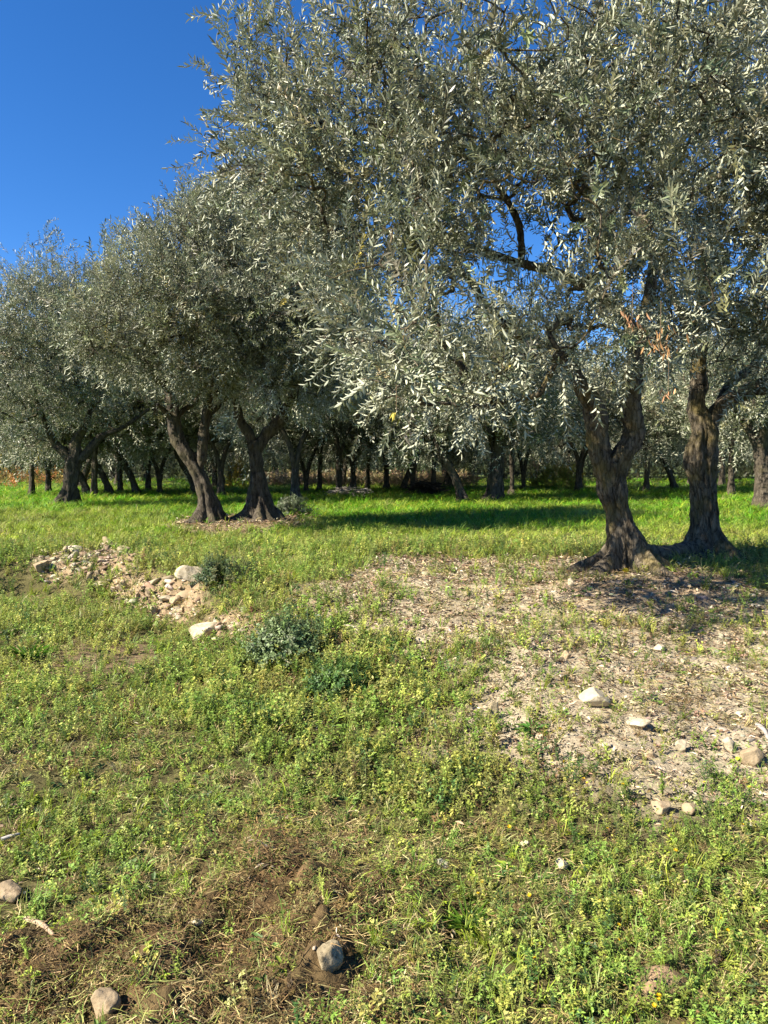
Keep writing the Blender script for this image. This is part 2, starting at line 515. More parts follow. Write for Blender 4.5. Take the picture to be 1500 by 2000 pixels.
# --- herb: sprawling stems with many tiny leaves
def herb_proto(h, stems, leaves, L, W):
    P = Proto()
    for s_ in range(stems):
        az = pr.uniform(0, 6.28); lean = pr.uniform(0.1, 0.7)
        dx, dy = math.cos(az) * lean, math.sin(az) * lean
        hh = h * pr.uniform(0.55, 1.0)
        top = np.array([dx * hh, dy * hh, hh])
        P.stick((0, 0, -0.01), top * 0.98, 0.0016)
        for k in range(leaves):
            t = pr.uniform(0.12, 1.0)
            a = pr.uniform(0, 6.28); el = pr.uniform(-0.1, 0.9)
            d = (math.cos(a), math.sin(a), el)
            P.leaf(top * t, d, (0.05, 0.02, 1.0), L * pr.uniform(.6, 1.25), W * pr.uniform(.7, 1.2), 0.3, 0.15)
    return P.done()
HERBS = [herb_proto(pr.uniform(.09, .17), pr.randint(2, 4), 11, .021, .0105) for _ in range(10)]
FLATS = []
for _ in range(8):                       # low broad-leaved rosettes
    P = Proto()
    for k in range(pr.randint(6, 10)):
        a = pr.uniform(0, 6.28); el = pr.uniform(0.05, 0.8)
        P.leaf((math.cos(a) * .006, math.sin(a) * .006, 0.004), (math.cos(a), math.sin(a), el), (0, 0, 1), pr.uniform(.018, .045), pr.uniform(.010, .020), 0.3, 0.35, True)
    FLATS.append(P.done())
TUFTS = []
for _ in range(10):                      # grass tufts
    P = Proto()
    for k in range(pr.randint(8, 13)):
        a = pr.uniform(0, 6.28); ln = pr.uniform(.1, .75)
        P.blade((pr.uniform(-.015, .015), pr.uniform(-.015, .015), -.005), (math.cos(a) * ln, math.sin(a) * ln, 1), pr.uniform(.05, .13), .0040, pr.uniform(.1, .9))
    TUFTS.append(P.done())
STRAW = []
for _ in range(8):                       # mown stalks lying flat
    P = Proto()
    for k in range(pr.randint(10, 14)):
        a = pr.gauss(0.6, 0.75); x0, y0 = pr.uniform(-.06, .06), pr.uniform(-.06, .06)
        P.blade((x0, y0, pr.uniform(0.003, .022)), (math.cos(a), math.sin(a), pr.uniform(-.12, .22)), pr.uniform(.02, .07), pr.uniform(.0016, .0034), pr.uniform(0, .3))
    STRAW.append(P.done())
LITTER = []
for _ in range(8):                       # fallen olive leaves and chips
    P = Proto()
    for k in range(pr.randint(3, 6)):
        a = pr.uniform(0, 6.28)
        P.leaf((pr.uniform(-.07, .07), pr.uniform(-.07, .07), pr.uniform(.004, .015)), (math.cos(a), math.sin(a), pr.uniform(-.2, .45)), (pr.uniform(-.6, .6), pr.uniform(-.6, .6), 1), pr.uniform(.025, .055), pr.uniform(.008, .015), .4, .25, True)
    LITTER.append(P.done())

# plants keep clear of the larger stones lying in the open
CLEAR = [(380, 1138, 34), (397, 1250, 46), (525, 1248, 26), (1152, 1388, 42), (1245, 1430, 30), (1331, 1478, 20), (1467, 1502, 28), (1425, 1472, 20), (1272, 1490, 16), (1107, 1285, 18),
         (978, 1144, 18), (1116, 1156, 14), (824, 1255, 18), (1288, 1270, 20), (966, 1402, 22), (1286, 1600, 30), (1348, 1602, 22), (1100, 1712, 26), (1026, 1662, 20), (636, 1905, 56),
         (208, 1962, 46), (12, 1745, 50), (78, 1815, 30), (432, 1022, 22)]
CLEAR = [(at0(a_, b_), r_) for a_, b_, r_ in CLEAR]

def cover(name, protos, xy, scale, colors, mat, tilt=0.15, jit=0.25, lift=0.0, label=None, yaw=None):
    ok = np.ones(len(xy), bool)
    for p_, r_ in CLEAR:
        rr = r_ / F * np.linalg.norm(p_ - CAM)
        ok &= ((xy[:, 0] - p_[0]) ** 2 / rr ** 2 + (xy[:, 1] - p_[1]) ** 2 / (rr * 1.25) ** 2) > rng.uniform(.25, 1.0, len(xy))
    xy = xy[ok]; colors = colors[ok]; scale = scale[ok]
    if yaw is not None: yaw = yaw[ok]
    n = len(xy)
    yw = rng.uniform(0, 6.283, n) if yaw is None else yaw
    V, Q, T = scatter(protos, ground_pos(xy, lift), frames(up_tilt(rng, n, tilt), yw), scale, colors, rng, jit)
    return V, Q, T

def build_stuff(name, parts, mat):
    off = 0; Vs, Qs, Ts = [], [], []
    for V, Q, T in parts:
        Vs.append(V); Qs.append(Q + off); Ts.append(T); off += len(V)
    return put(name, make_mesh(name, np.concatenate(Vs), [np.concatenate(Qs)], mat, np.concatenate(Ts)), kind='stuff')

YG = (0.345, 0.37, 0.082); OL = (0.28, 0.29, 0.085); GR = (0.18, 0.265, 0.05); DG = (0.075, 0.13, 0.04); ST = (0.48, 0.39, 0.19); BR = (0.20, 0.13, 0.06); LU = (0.115, 0.29, 0.012); LY = (0.29, 0.36, 0.035)

def lod(y, y0=3.0): return np.maximum(1.0, (y / y0)) ** 0.62
def herb_weights(xy):
    g, rb, dt, hb, rt, ml, pp = zones(xy[:, 0], xy[:, 1])
    return g, rb, dt, hb, rt, np.maximum(ml, pp * .8)

weeds = []
# dense yellow-green herb
xy = strips(rng, 1.7, 11.5, lambda y: 1150 * min(1, 3.0 / y) ** 1.05)
g, rb, dt, hb, rt, bare = herb_weights(xy)
n = fbm(xy[:, 0] * 1.6, xy[:, 1] * 1.6, 3, 51); n2_ = fbm(xy[:, 0] * 5, xy[:, 1] * 5, 2, 52)
prob = np.clip(0.42 + 0.34 * hb + .28 * sstep(-.1, .9, xy[:, 0]) * sstep(4.6, 3.6, xy[:, 1]) + 0.7 * n + .5 * n2_, 0.15, 1) * (1 - .45 * sstep(-.2, -.7, xy[:, 0]) * sstep(4.4, 3.4, xy[:, 1])) * (1 - (0.84 - .34 * np.clip(n + n2_, -1, 1)).clip(.3, .97) * g) * (1 - .72 * rb) * (1 - 0.955 * dt) * (1 - .9 * bare) * (1 - .85 * rt)
prob *= 1 - sstep(9.0, 11.5, xy[:, 1])
k = rng.random(len(xy)) < prob; xy = xy[k]; hb_ = hb[k]; nn = n[k]
sc = lod(xy[:, 1]) * rng.uniform(.55, 1.15, len(xy)) * (0.70 + 0.26 * hb_)
c = mixcol(rng, len(xy), [YG, OL, GR, DG, BR], [5, 4, 3, 1.2, .5])
gr2 = mixcol(rng, len(xy), [GR, (0.25, 0.34, .065), DG, YG], [4, 4, .8, 2])
pick_g = rng.random(len(xy)) < sstep(.25, -.35, fbm(xy[:, 0] * 1.2 + 7, xy[:, 1] * 1.2, 3, 53)) * .85
c = np.where(pick_g[:, None], gr2, c)
c *= (1.08 + .25 * nn)[:, None]
weeds.append(cover('herb', HERBS, xy, sc, c, M_HERB, .25))
# low broad leaves
xy = strips(rng, 1.7, 8.0, lambda y: 330 * min(1, 3.0 / y) ** 1.3)
g, rb, dt, hb, rt, bare = herb_weights(xy)
n = fbm(xy[:, 0] * 2.2, xy[:, 1] * 2.2, 3, 61)
prob = np.clip(.5 + 1.0 * n, .03, 1) * (1 - .85 * g) * (1 - .8 * dt) * (1 - .6 * hb) * (1 - .9 * rb) * (1 - .9 * bare)
k = rng.random(len(xy)) < prob; xy = xy[k]
weeds.append(cover('broad', FLATS, xy, lod(xy[:, 1]) * rng.uniform(.4, 1.0, len(xy)), mixcol(rng, len(xy), [(.17, .27, .05), OL, LY, DG], [4, 2, 3, 1.5]), M_HERB, .3))
build_stuff('weeds', weeds, M_HERB)

grass = []
# short tufts in the foreground and on the bank
xy = strips(rng, 1.7, 10.5, lambda y: 520 * min(1, 3.0 / y) ** 1.0)
g, rb, dt, hb, rt, bare = herb_weights(xy)
n = fbm(xy[:, 0] * 1.3, xy[:, 1] * 1.3, 3, 71)
left = sstep(0.3, -1.5, xy[:, 0])
prob = np.clip(.26 + .9 * n + .14 * left, .14, 1) * (1 - .86 * g) * (1 - .96 * dt) * (1 - .45 * hb) * (1 - .72 * rb) * (1 - .9 * bare)
k = rng.random(len(xy)) < prob; xy = xy[k]
grass.append(cover('tuft', TUFTS, xy, lod(xy[:, 1]) * rng.uniform(.45, 1.0, len(xy)), mixcol(rng, len(xy), [GR, LY, OL, ST], [4, 3, 2.5, 1.2]), M_GRASS, .3))
# the lush sward of the grove floor
xy = strips(rng, 7.4, 60, lambda y: 105 * min(1, 10.0 / y) ** 1.75, side=4)
g, rb, dt, hb, rt, bare = herb_weights(xy)
n = fbm(xy[:, 0] * .9, xy[:, 1] * .9, 3, 81)
yy = xy[:, 1] + n * 1.3 + 0.12 * np.clip(xy[:, 0], -6, 6) * -1
lsh = sstep(8.8, 11.6, yy)
drier = sstep(-3.0, -7.0, xy[:, 0]) * (1 - sstep(17, 20, yy))
prob = np.clip(.34 + .8 * lsh + .3 * n, 0.05, 1) * (1 - .9 * g * (1 - lsh)) * (1 - .95 * rt) * (1 - rb)
prob *= 1 - sstep(33, 38, xy[:, 1] + 3 * n) * 0.8
k = rng.random(len(xy)) < prob; xy = xy[k]; lsh = lsh[k]; nn = n[k]; drier = drier[k]; yy = yy[k]
c = mixcol(rng, len(xy), [LU, LY, GR], [5, 3, 2])
dryc = mixcol(rng, len(xy), [LY, YG, (0.30, .25, .10)], [4, 4, 2])
dw = np.clip(1 - sstep(10.2, 14.0, yy) + .65 * drier, 0, 1)[:, None]
c = c * (1 - dw) + dryc * dw
c *= (1 + .32 * fbm(xy[:, 0] * .5 + 4, xy[:, 1] * .35, 3, 83))[:, None]
dp = sstep(.12, .5, fbm(xy[:, 0] * .7, xy[:, 1] * .45 + 9, 3, 84))[:, None] * .6
c = c * (1 - dp) + dryc * dp
sc = 0.55 * np.maximum(1, xy[:, 1] / 10) ** .55 * (0.55 + .75 * lsh) * rng.uniform(.7, 1.25, len(xy)) * (1 + .25 * nn)
sc3 = np.stack([sc * 2.6 * np.maximum(1, xy[:, 1] / 12) ** .4, sc * 2.6 * np.maximum(1, xy[:, 1] / 12) ** .4, sc * (0.75 + .95 * lsh)], 1)
grass.append(cover('sward', TUFTS, xy, sc3, c, M_GRASS, .18))
build_stuff('grass', grass, M_GRASS)

# mown straw lying about
straw = []
xy = strips(rng, 1.7, 7.5, lambda y: 2300 * min(1, 3.0 / y) ** 1.3)
g, rb, dt, hb, rt, bare = herb_weights(xy)
n = fbm(xy[:, 0] * 2, xy[:, 1] * 2, 3, 91); n3 = fbm(xy[:, 0] * 6, xy[:, 1] * 6, 2, 92)
prob = np.clip(.18 + .28 * n + .65 * dt + .25 * n3, .02, 1) * (1 - .5 * g) * (1 - .5 * hb) * (1 - bare)
k = rng.random(len(xy)) < prob; xy = xy[k]; d_ = dt[k]
c = mixcol(rng, len(xy), [ST, OL, BR, GR, (.33, .28, .11)], [2.2, 3, 3.5, 2.5, 3])
cb = mixcol(rng, len(xy), [(.20, .13, .055), (.13, .085, .037), (.28, .20, .09), OL, (.08, .052, .025)], [4, 4, 1.8, 1.2, 2.5])
c = np.where((rng.random(len(xy)) < d_ * .9)[:, None], cb, c)
straw.append(cover('straw', STRAW, xy, lod(xy[:, 1]) * rng.uniform(.6, 1.1, len(xy)), c, M_DRY, .2, .3, yaw=rng.normal(0, .6, len(xy))))
xy = strips(rng, 1.7, 5.5, lambda y: 900 * min(1, 3.0 / y) ** 1.3)
dt = zones(xy[:, 0], xy[:, 1])[2]; k = rng.random(len(xy)) < (.12 + .8 * dt); xy = xy[k]
LIT_ = [(v * .6, q, None, l) for v, q, o_, l in HERBS[:6]]
straw.append(cover('chaff', LIT_, xy, lod(xy[:, 1]) * np.stack([rng.uniform(.6, 1.2, len(xy))] * 2 + [rng.uniform(.12, .3, len(xy))], 1).T.mean(0), mixcol(rng, len(xy), [(.18, .13, .05), (.12, .085, .037), (.12, .14, .04), (.25, .20, .09), (.07, .05, .026)], [3, 3, 3, 1.5, 2]), M_DRY, 1.2))
build_stuff('mown_grass', straw, M_DRY)

# leaf litter on the bare strip
xy = strips(rng, 2.2, 17, lambda y: 640 * min(1, 4.0 / y) ** 1.25)
g, rb, dt, hb, rt, bare = herb_weights(xy)
n = fbm(xy[:, 0] * 2.5, xy[:, 1] * 2.5, 3, 101)
prob = np.clip(.04 + .75 * np.maximum(np.maximum(g, rt), .6 * rb) + .5 * n * g, .02, 1) * (1 - .7 * dt) * (1 - .7 * sstep(9.5, 11, xy[:, 1]) * (1 - rt))
k = rng.random(len(xy)) < prob; xy = xy[k]
c = mixcol(rng, len(xy), [(.48, .38, .25), (.34, .25, .15), (.20, .135, .08), (.54, .46, .34), (.11, .08, .05)], [3, 4, 3.2, 1.0, 2.8])
build_stuff('leaf_litter', [cover('litter', LITTER, xy, lod(xy[:, 1], 4) * rng.uniform(.4, .95, len(xy)), c, M_DRY, .3, .3)], M_DRY)

# ------------------------------------------------------------------ stones
import bmesh
def ico(sub):
    bm = bmesh.new(); bmesh.ops.create_icosphere(bm, subdivisions=sub, radius=1.0)
    V = np.array([v.co[:] for v in bm.verts]); Fc = np.array([[v.index for v in f.verts] for f in bm.faces]); bm.free()
    return V, Fc
ICO1, ICO3 = ico(2), ico(4)

def stone_shape(seed, base, cuts=9, rough=0.05):
    r = np.random.default_rng(seed); V = base[0].copy()
    for _ in range(cuts):
        nn = r.normal(size=3); nn /= np.linalg.norm(nn); h = r.uniform(.40, .80)
        d = V @ nn
        V = V - np.clip(d - h, 0, None)[:, None] * nn * 0.95
    q = V / (np.linalg.norm(V, axis=1, keepdims=True) + 1e-9)
    ns = fbm(V[:, 0] * 2.2 + V[:, 2] * 1.7 + seed, V[:, 1] * 2.2 - V[:, 2] * 1.3, 4, seed)
    return V + q * (ns * rough)[:, None]

def stone(px, py, wpx, hpx, label, seed, mat=M_STONE, deep=0.9, sink=0.35, group=None, rough=.09, cat='stone', rz=None, name='stone'):
    """wpx, hpx: size in the photograph at the stone's distance"""
    p = at(px, py + hpx * .30)
    dist = np.linalg.norm(p - CAM)
    a = wpx / F * dist / 2 * 1.12; h = hpx / F * dist / 2 * 1.15
    V = stone_shape(seed, ICO3, 15 if rough > .04 else 5, .12 if rough < .04 else rough) * (np.array([a, a * deep, h / (1 - sink * .35)]) if rough > .04 else np.array([a, a * .8, h * 1.1]))
    o = put(name, make_mesh(name, V, [ICO3[1]], mat, smooth=False))
    o.location = (p[0], p[1], p[2] + h * ((1 - sink) if rough > .04 else -.06))
    o.rotation_euler = (0.1 * math.sin(seed), 0.12 * math.cos(seed * 2), (seed * 1.7) % 0.9 - .45 if rz is None else rz)
    return tag(o, label, cat, group)

BANK = 'stones along the eroded bank'
stone(380, 1128, 62, 34, 'cream boulder with a dark hollow crowning the eroded bank', 3, M_STONE, .9, .3, BANK, .14, 'boulder', 0.15, 'boulder')
stone(397, 1236, 78, 40, 'large pale boulder half sunk in weeds below the eroded bank', 4, M_STONE, .8, .35, BANK, .12, 'boulder', 0.2, 'boulder')
stone(525, 1240, 42, 24, 'whitish stone beside the dark blue-green shrub', 5, M_STONE, .9, .35)
stone(432, 1016, 30, 22, 'pale block wedged between the bases of the two adjoining olive trunks', 6, M_STONE, .8, .25)
stone(1152, 1376, 66, 36, 'wedge-shaped cream stone, the biggest lying on the bare gravel strip', 7, M_STONE, .55, .25, None, .06, 'stone', -.2)
STRIP = 'stones on the bare gravel strip'
for a in [(1245, 1424, 46, 20, 'flat cream slab lying just right of the wedge-shaped stone', 8, M_STONE),
          (1331, 1471, 26, 22, 'small upright pale stone below the flat cream slab', 9, M_STONE),
          (1467, 1493, 40, 30, 'rounded buff stone near the right edge of the gravel, larger of a close pair', 10, M_STONE_T),
          (1425, 1465, 28, 22, 'whitish angular stone just left of the rounded buff stone', 12, M_STONE),
          (1272, 1484, 22, 14, 'small tan stone low on the gravel strip left of the upright pale stone', 13, M_STONE_T),
          (1185, 1468, 18, 12, 'tiny white stone under the wedge-shaped stone', 14, M_STONE),
          (1107, 1279, 24, 16, 'buff stone alone in the middle of the bare strip', 15, M_STONE_T),
          (978, 1141, 24, 10, 'flat pale stone at the far edge of the bare strip', 16, M_STONE),
          (1116, 1150, 16, 16, 'white chip standing just left of the forked olive trunk base', 17, M_STONE),
          (824, 1250, 26, 14, 'pale stone where the herbs meet the bare strip', 18, M_STONE),
          (1288, 1266, 30, 14, 'flat pale stone on the strip below the shade of the twin-limbed olive', 19, M_STONE),
          (1334, 1292, 16, 12, 'little white stone right of the flat pale stone on the strip', 20, M_STONE),
          (1055, 1442, 16, 12, 'small white stone beside the dark green rosette', 22, M_STONE),
          (966, 1392, 26, 34, 'grey shaded stone at the left end of the gravel strip', 23, M_STONE_G)]:
    stone(*a[:5], a[5], a[6], .8, .5, STRIP)
stone(1286, 1592, 36, 26, 'tan stone alone among the weeds below the gravel strip', 24, M_STONE_T, .8, .3)
stone(1348, 1596, 26, 18, 'smaller pinkish stone right of the tan stone in the weeds', 25, M_STONE_T, .8, .3)
stone(1100, 1703, 26, 20, 'white pointed chip lying in weeds beyond the dug soil patch', 26, M_STONE, .6, .2)
stone(1026, 1657, 22, 12, 'flat off-white chip in the weeds up from the pointed chip', 27, M_STONE, .7, .2)
stone(636, 1884, 54, 54, 'grey brown stone standing upright in the churned foreground soil', 28, M_STONE_G, 1.1, .45, None, .035, 'stone', .5)
stone(208, 1945, 56, 44, 'tan blocky stone half buried in soil near the bottom edge', 29, M_STONE_T, .8, .6, None, .08)
stone(12, 1732, 66, 30, 'flat buff stone cut by the left edge of the photo', 30, M_STONE_T, .8, .6, None, .05)
# the rubble of the bank
rub = [(105, 1095, 22, 14), (82, 1105, 22, 20), (142, 1105, 16, 16), (165, 1092, 14, 10), (178, 1100, 14, 14), (173, 1128, 22, 24), (200, 1138, 22, 16), (222, 1146, 18, 22), (240, 1140, 26, 26), (232, 1172, 20, 16),
       (250, 1178, 26, 20), (268, 1168, 14, 12), (290, 1155, 16, 26), (310, 1162, 22, 14), (327, 1170, 32, 18), (345, 1168, 24, 20), (300, 1192, 26, 20), (310, 1200, 14, 18), (335, 1190, 22, 16), (352, 1185, 18, 14),
       (145, 1085, 12, 8), (128, 1078, 14, 8), (205, 1092, 12, 8), (190, 1112, 14, 10), (256, 1152, 16, 14), (282, 1140, 16, 10)]
SH = {7: 'tallest tan stone facing out of the middle of the eroded bank', 8: 'broad tan stone at the centre of the bank', 12: 'narrow pale stone tilted on end in the bank below the hollow boulder', 14: 'widest cream stone at the right end of the bank rubble',
      1: 'cream stone at the far left end of the bank rubble', 16: 'rounded tan stone lowest in the right part of the bank rubble'}
for k, (a, b, c_, d_) in enumerate(rub):
    stone(a, b, c_ * (1.0 + .45 * math.sin(k * 2.3)), d_ * (.80 + .25 * math.sin(k * 1.7)), SH.get(k, 'small rubble stone bedded in the earth of the eroded bank'), 40 + k, M_STONE if k % 4 == 2 else M_STONE_T, .9, .55, BANK if k in SH else 'small rubble stones in the bank', .08)

# gravel: one mass of chips
chips = [stone_shape(200 + k, ICO1, 16, .15) * np.array([1, .7, .45]) for k in range(6)]
xy = strips(rng, 1.8, 12, lambda y: 340 * min(1, 3.5 / y) ** 1.3)
g, rb, dt, hb, rt, bare = herb_weights(xy)
prob = np.clip(.02 + .75 * g + .9 * rb + .25 * dt + .35 * rt, 0, 1) * (.55 + .45 * np.sign(fbm(xy[:, 0] * 2, xy[:, 1] * 2, 2, 111)))
k = rng.random(len(xy)) < prob; xy = xy[k]; rbk = rb[k]
ex_ = np.stack([rng.uniform(-5.5, -.5, 14000), rng.uniform(5, 11, 14000)], 1)
rbe = zones(ex_[:, 0], ex_[:, 1])[1]; kk = rng.random(14000) < rbe
xy = np.vstack([xy, ex_[kk]]); rbk = np.concatenate([rbk, rbe[kk]])
pos = ground_pos(xy, 0.0)
szs = (0.006 + 0.011 * rng.pareto(2.1, len(xy))).clip(0.004, 0.045) * lod(xy[:, 1], 3.5) * (1 + 1.2 * rbk * rng.random(len(xy)) ** 2)
Rm = frames(up_tilt(rng, len(xy), .3), rng.uniform(0, 6.28, len(xy)))
Vs, Fs, Ts = [], [], []; off = 0
pick = rng.integers(0, 6, len(xy))
for q in range(6):
    ii = np.where(pick == q)[0]
    W = np.einsum('nij,nvj->nvi', Rm[ii], chips[q][None] * szs[ii][:, None, None]) + pos[ii][:, None]
    nv = len(chips[q])
    Fs.append((ICO1[1][None] + (off + np.arange(len(ii)) * nv)[:, None, None]).reshape(-1, 3)); off += nv * len(ii)
    Vs.append(W.reshape(-1, 3))
    cg = mixcol(rng, len(ii), [(.45, .37, .26), (.34, .26, .17), (.27, .23, .18), (.22, .155, .10)], [3, 3.5, 1.5, 2])
    cr_ = mixcol(rng, len(ii), [(.42, .345, .23), (.31, .235, .145), (.20, .145, .09), (.50, .43, .31)], [3, 3.2, 2.5, 1.6])
    Ts.append(np.repeat(np.where((rbk[ii] > .3)[:, None], cr_, cg), nv, 0))
put('gravel', make_mesh('gravel', np.concatenate(Vs), [np.concatenate(Fs)], M_DRY, np.clip(np.concatenate(Ts), .02, .9)), kind='stuff')

# ------------------------------------------------------------------ olive trees
def catmull(P, Rr, step):
    P = np.array(P, float); Rr = np.array(Rr, float)
    E = np.vstack([2 * P[0] - P[1], P, 2 * P[-1] - P[-2]])
    out, ro = [], []
    for i in range(len(P) - 1):
        p0, p1, p2, p3 = E[i:i + 4]
        n = max(2, int(np.linalg.norm(p2 - p1) / step))
        for t in np.arange(n) / n:
            out.append(.5 * ((2 * p1) + (-p0 + p2) * t + (2 * p0 - 5 * p1 + 4 * p2 - p3) * t * t + (-p0 + 3 * p1 - 3 * p2 + p3) * t ** 3))
            ro.append(Rr[i] * (1 - t) + Rr[i + 1] * t)
    out.append(P[-1]); ro.append(Rr[-1])
    return np.array(out), np.array(ro)

def tube(P, Rr, nr, seed=0, gnarl=0.0, flare=None, cap=True, lobes=6):
    """P (n,3), radii; flare=(height, extra radius, z0)"""
    n = len(P)
    T = np.gradient(P, axis=0); T /= np.linalg.norm(T, axis=1, keepdims=True) + 1e-9
    u = np.cross(T[0], [0.0, 1.0, 0.13]); u /= np.linalg.norm(u)
    U = []
    for t in T:
        u = u - t * (u @ t); u /= np.linalg.norm(u) + 1e-9; U.append(u)
    U = np.array(U); W = np.cross(T, U)
    th = np.arange(nr) / nr * 2 * np.pi
    L = np.concatenate([[0], np.cumsum(np.linalg.norm(np.diff(P, axis=0), axis=1))])
    TH, LL = np.meshgrid(th, L)
    rad = np.repeat(Rr[:, None], nr, 1)
    if gnarl:
        r0 = max(Rr.mean(), .03)
        a = TH + LL * 0.9 + seed
        flute = np.abs(np.sin(a * 2.5 + 1.2 * np.sin(LL * 3 + seed))) ** .7 - .55
        ns = fbm(np.cos(TH) * 2.2 + seed * 3.1 + np.sin(TH) * .7, np.sin(TH) * 2.2 + LL / r0 * .42, 4, seed)
        ns2 = fbm(np.cos(TH) * 6 + seed, np.sin(TH) * 6 + LL / r0 * .7, 5, seed + 5)
        rad = rad * (1 + gnarl * (.38 * flute + .75 * ns + .50 * ns2))
    if gnarl:
        rk = np.random.default_rng(seed + 77)
        for _ in range(int(3 + L[-1] * 5)):
            l0, t0, ar = rk.uniform(0, L[-1]), rk.uniform(0, 6.283), rk.uniform(.25, .55)
            dth = np.angle(np.exp(1j * (TH - t0))); sz = rk.uniform(.35, .8)
            q2 = (dth / sz) ** 2 + ((LL - l0) / (Rr.mean() * sz * 1.5)) ** 2
            rad = rad + Rr[:, None] * gnarl * ar * (np.exp(-q2) * 1.2 - (0.9 * np.exp(-q2 * 7) if rk.random() < .5 else 0))
    if flare:
        hgt, ext, z0 = flare
        hh = np.clip(P[:, 2] - z0, -.3, None)[:, None]
        fl = np.exp(-np.clip(hh, 0, None) / hgt)
        root = (0.5 + .5 * np.cos(TH * lobes + seed + 1.6 * np.sin(TH * 2 + seed))) ** 2.2
        root2 = (0.5 + .5 * np.cos(TH * (lobes * 2 + 1) + seed * 2)) ** 2
        groove = (0.5 - .5 * np.cos(TH * lobes + seed + 1.6 * np.sin(TH * 2 + seed))) ** 6
        rad = rad * (1 - .48 * groove * np.exp(-np.clip(hh, 0, None) / (hgt * 3.2))) + ext * fl * (.30 + .75 * root * (0.7 + .5 * np.sin(TH + seed)) + .22 * root2)
    V = P[:, None, :] + (U[:, None, :] * np.cos(TH)[..., None] + W[:, None, :] * np.sin(TH)[..., None]) * rad[..., None]
    V = V.reshape(-1, 3)
    i = np.arange(n - 1)[:, None] * nr; j = np.arange(nr)[None]; j2 = (j + 1) % nr
    Q = np.stack([i + j, i + j2, i + nr + j2, i + nr + j], 2).reshape(-1, 4)
    tris = np.zeros((0, 3), int)
    if cap:
        V = np.vstack([V, P[-1] + T[-1] * Rr[-1] * .5]); b = (n - 1) * nr
        tris = np.stack([b + np.arange(nr), b + (np.arange(nr) + 1) % nr, np.full(nr, len(V) - 1)], 1)
    return V, Q, tris

def join(parts):
    off = 0; Vs, Qs, Ts = [], [], []
    for V, Q, T in parts:
        Vs.append(V); Qs.append(Q + off); Ts.append(T + off); off += len(V)
    return np.concatenate(Vs), np.concatenate(Qs), np.concatenate(Ts)

def sprig_proto(nleaf, L, W, six, length, twig=True):
    P = Proto()
    bx, by = pr.uniform(-.35, .35), pr.uniform(-.35, .35)
    axis_ = lambda t: np.array([bx * t * t * length, by * t * t * length, t * length])
    if twig:
        P.stick(axis_(0), axis_(.5), .0022, (.16, .14, .09)); P.stick(axis_(.5), axis_(1), .0015, (.19, .18, .10))
    for k in range(nleaf):
        t = (k // 2 + .6) / (nleaf / 2 + .3)
        a = (k % 2) * math.pi + (k // 2) * math.pi / 2 + pr.uniform(-.5, .5)
        el = pr.uniform(.55, 1.3) + (.8 if t > .85 else 0)
        d = (math.cos(a), math.sin(a), el)
        up = (-math.cos(a) * .7, -math.sin(a) * .7, 1.0) if pr.random() < .8 else (pr.uniform(-1, 1), pr.uniform(-1, 1), .4)
        P.leaf(axis_(min(t, 1)), d, up, L * pr.uniform(.7, 1.2), W * pr.uniform(.8, 1.15), .25, pr.uniform(-.12, .34), six)
    return P.done()
SPRIG_NEAR = [sprig_proto(24, .066, .0162, True, .30) for _ in range(10)]
SPRIG_MID = [sprig_proto(20, .074, .0165, True, .34) for _ in range(8)]
SPRIG_FAR = [sprig_proto(14, .12, .030, False, .42, False) for _ in range(6)]

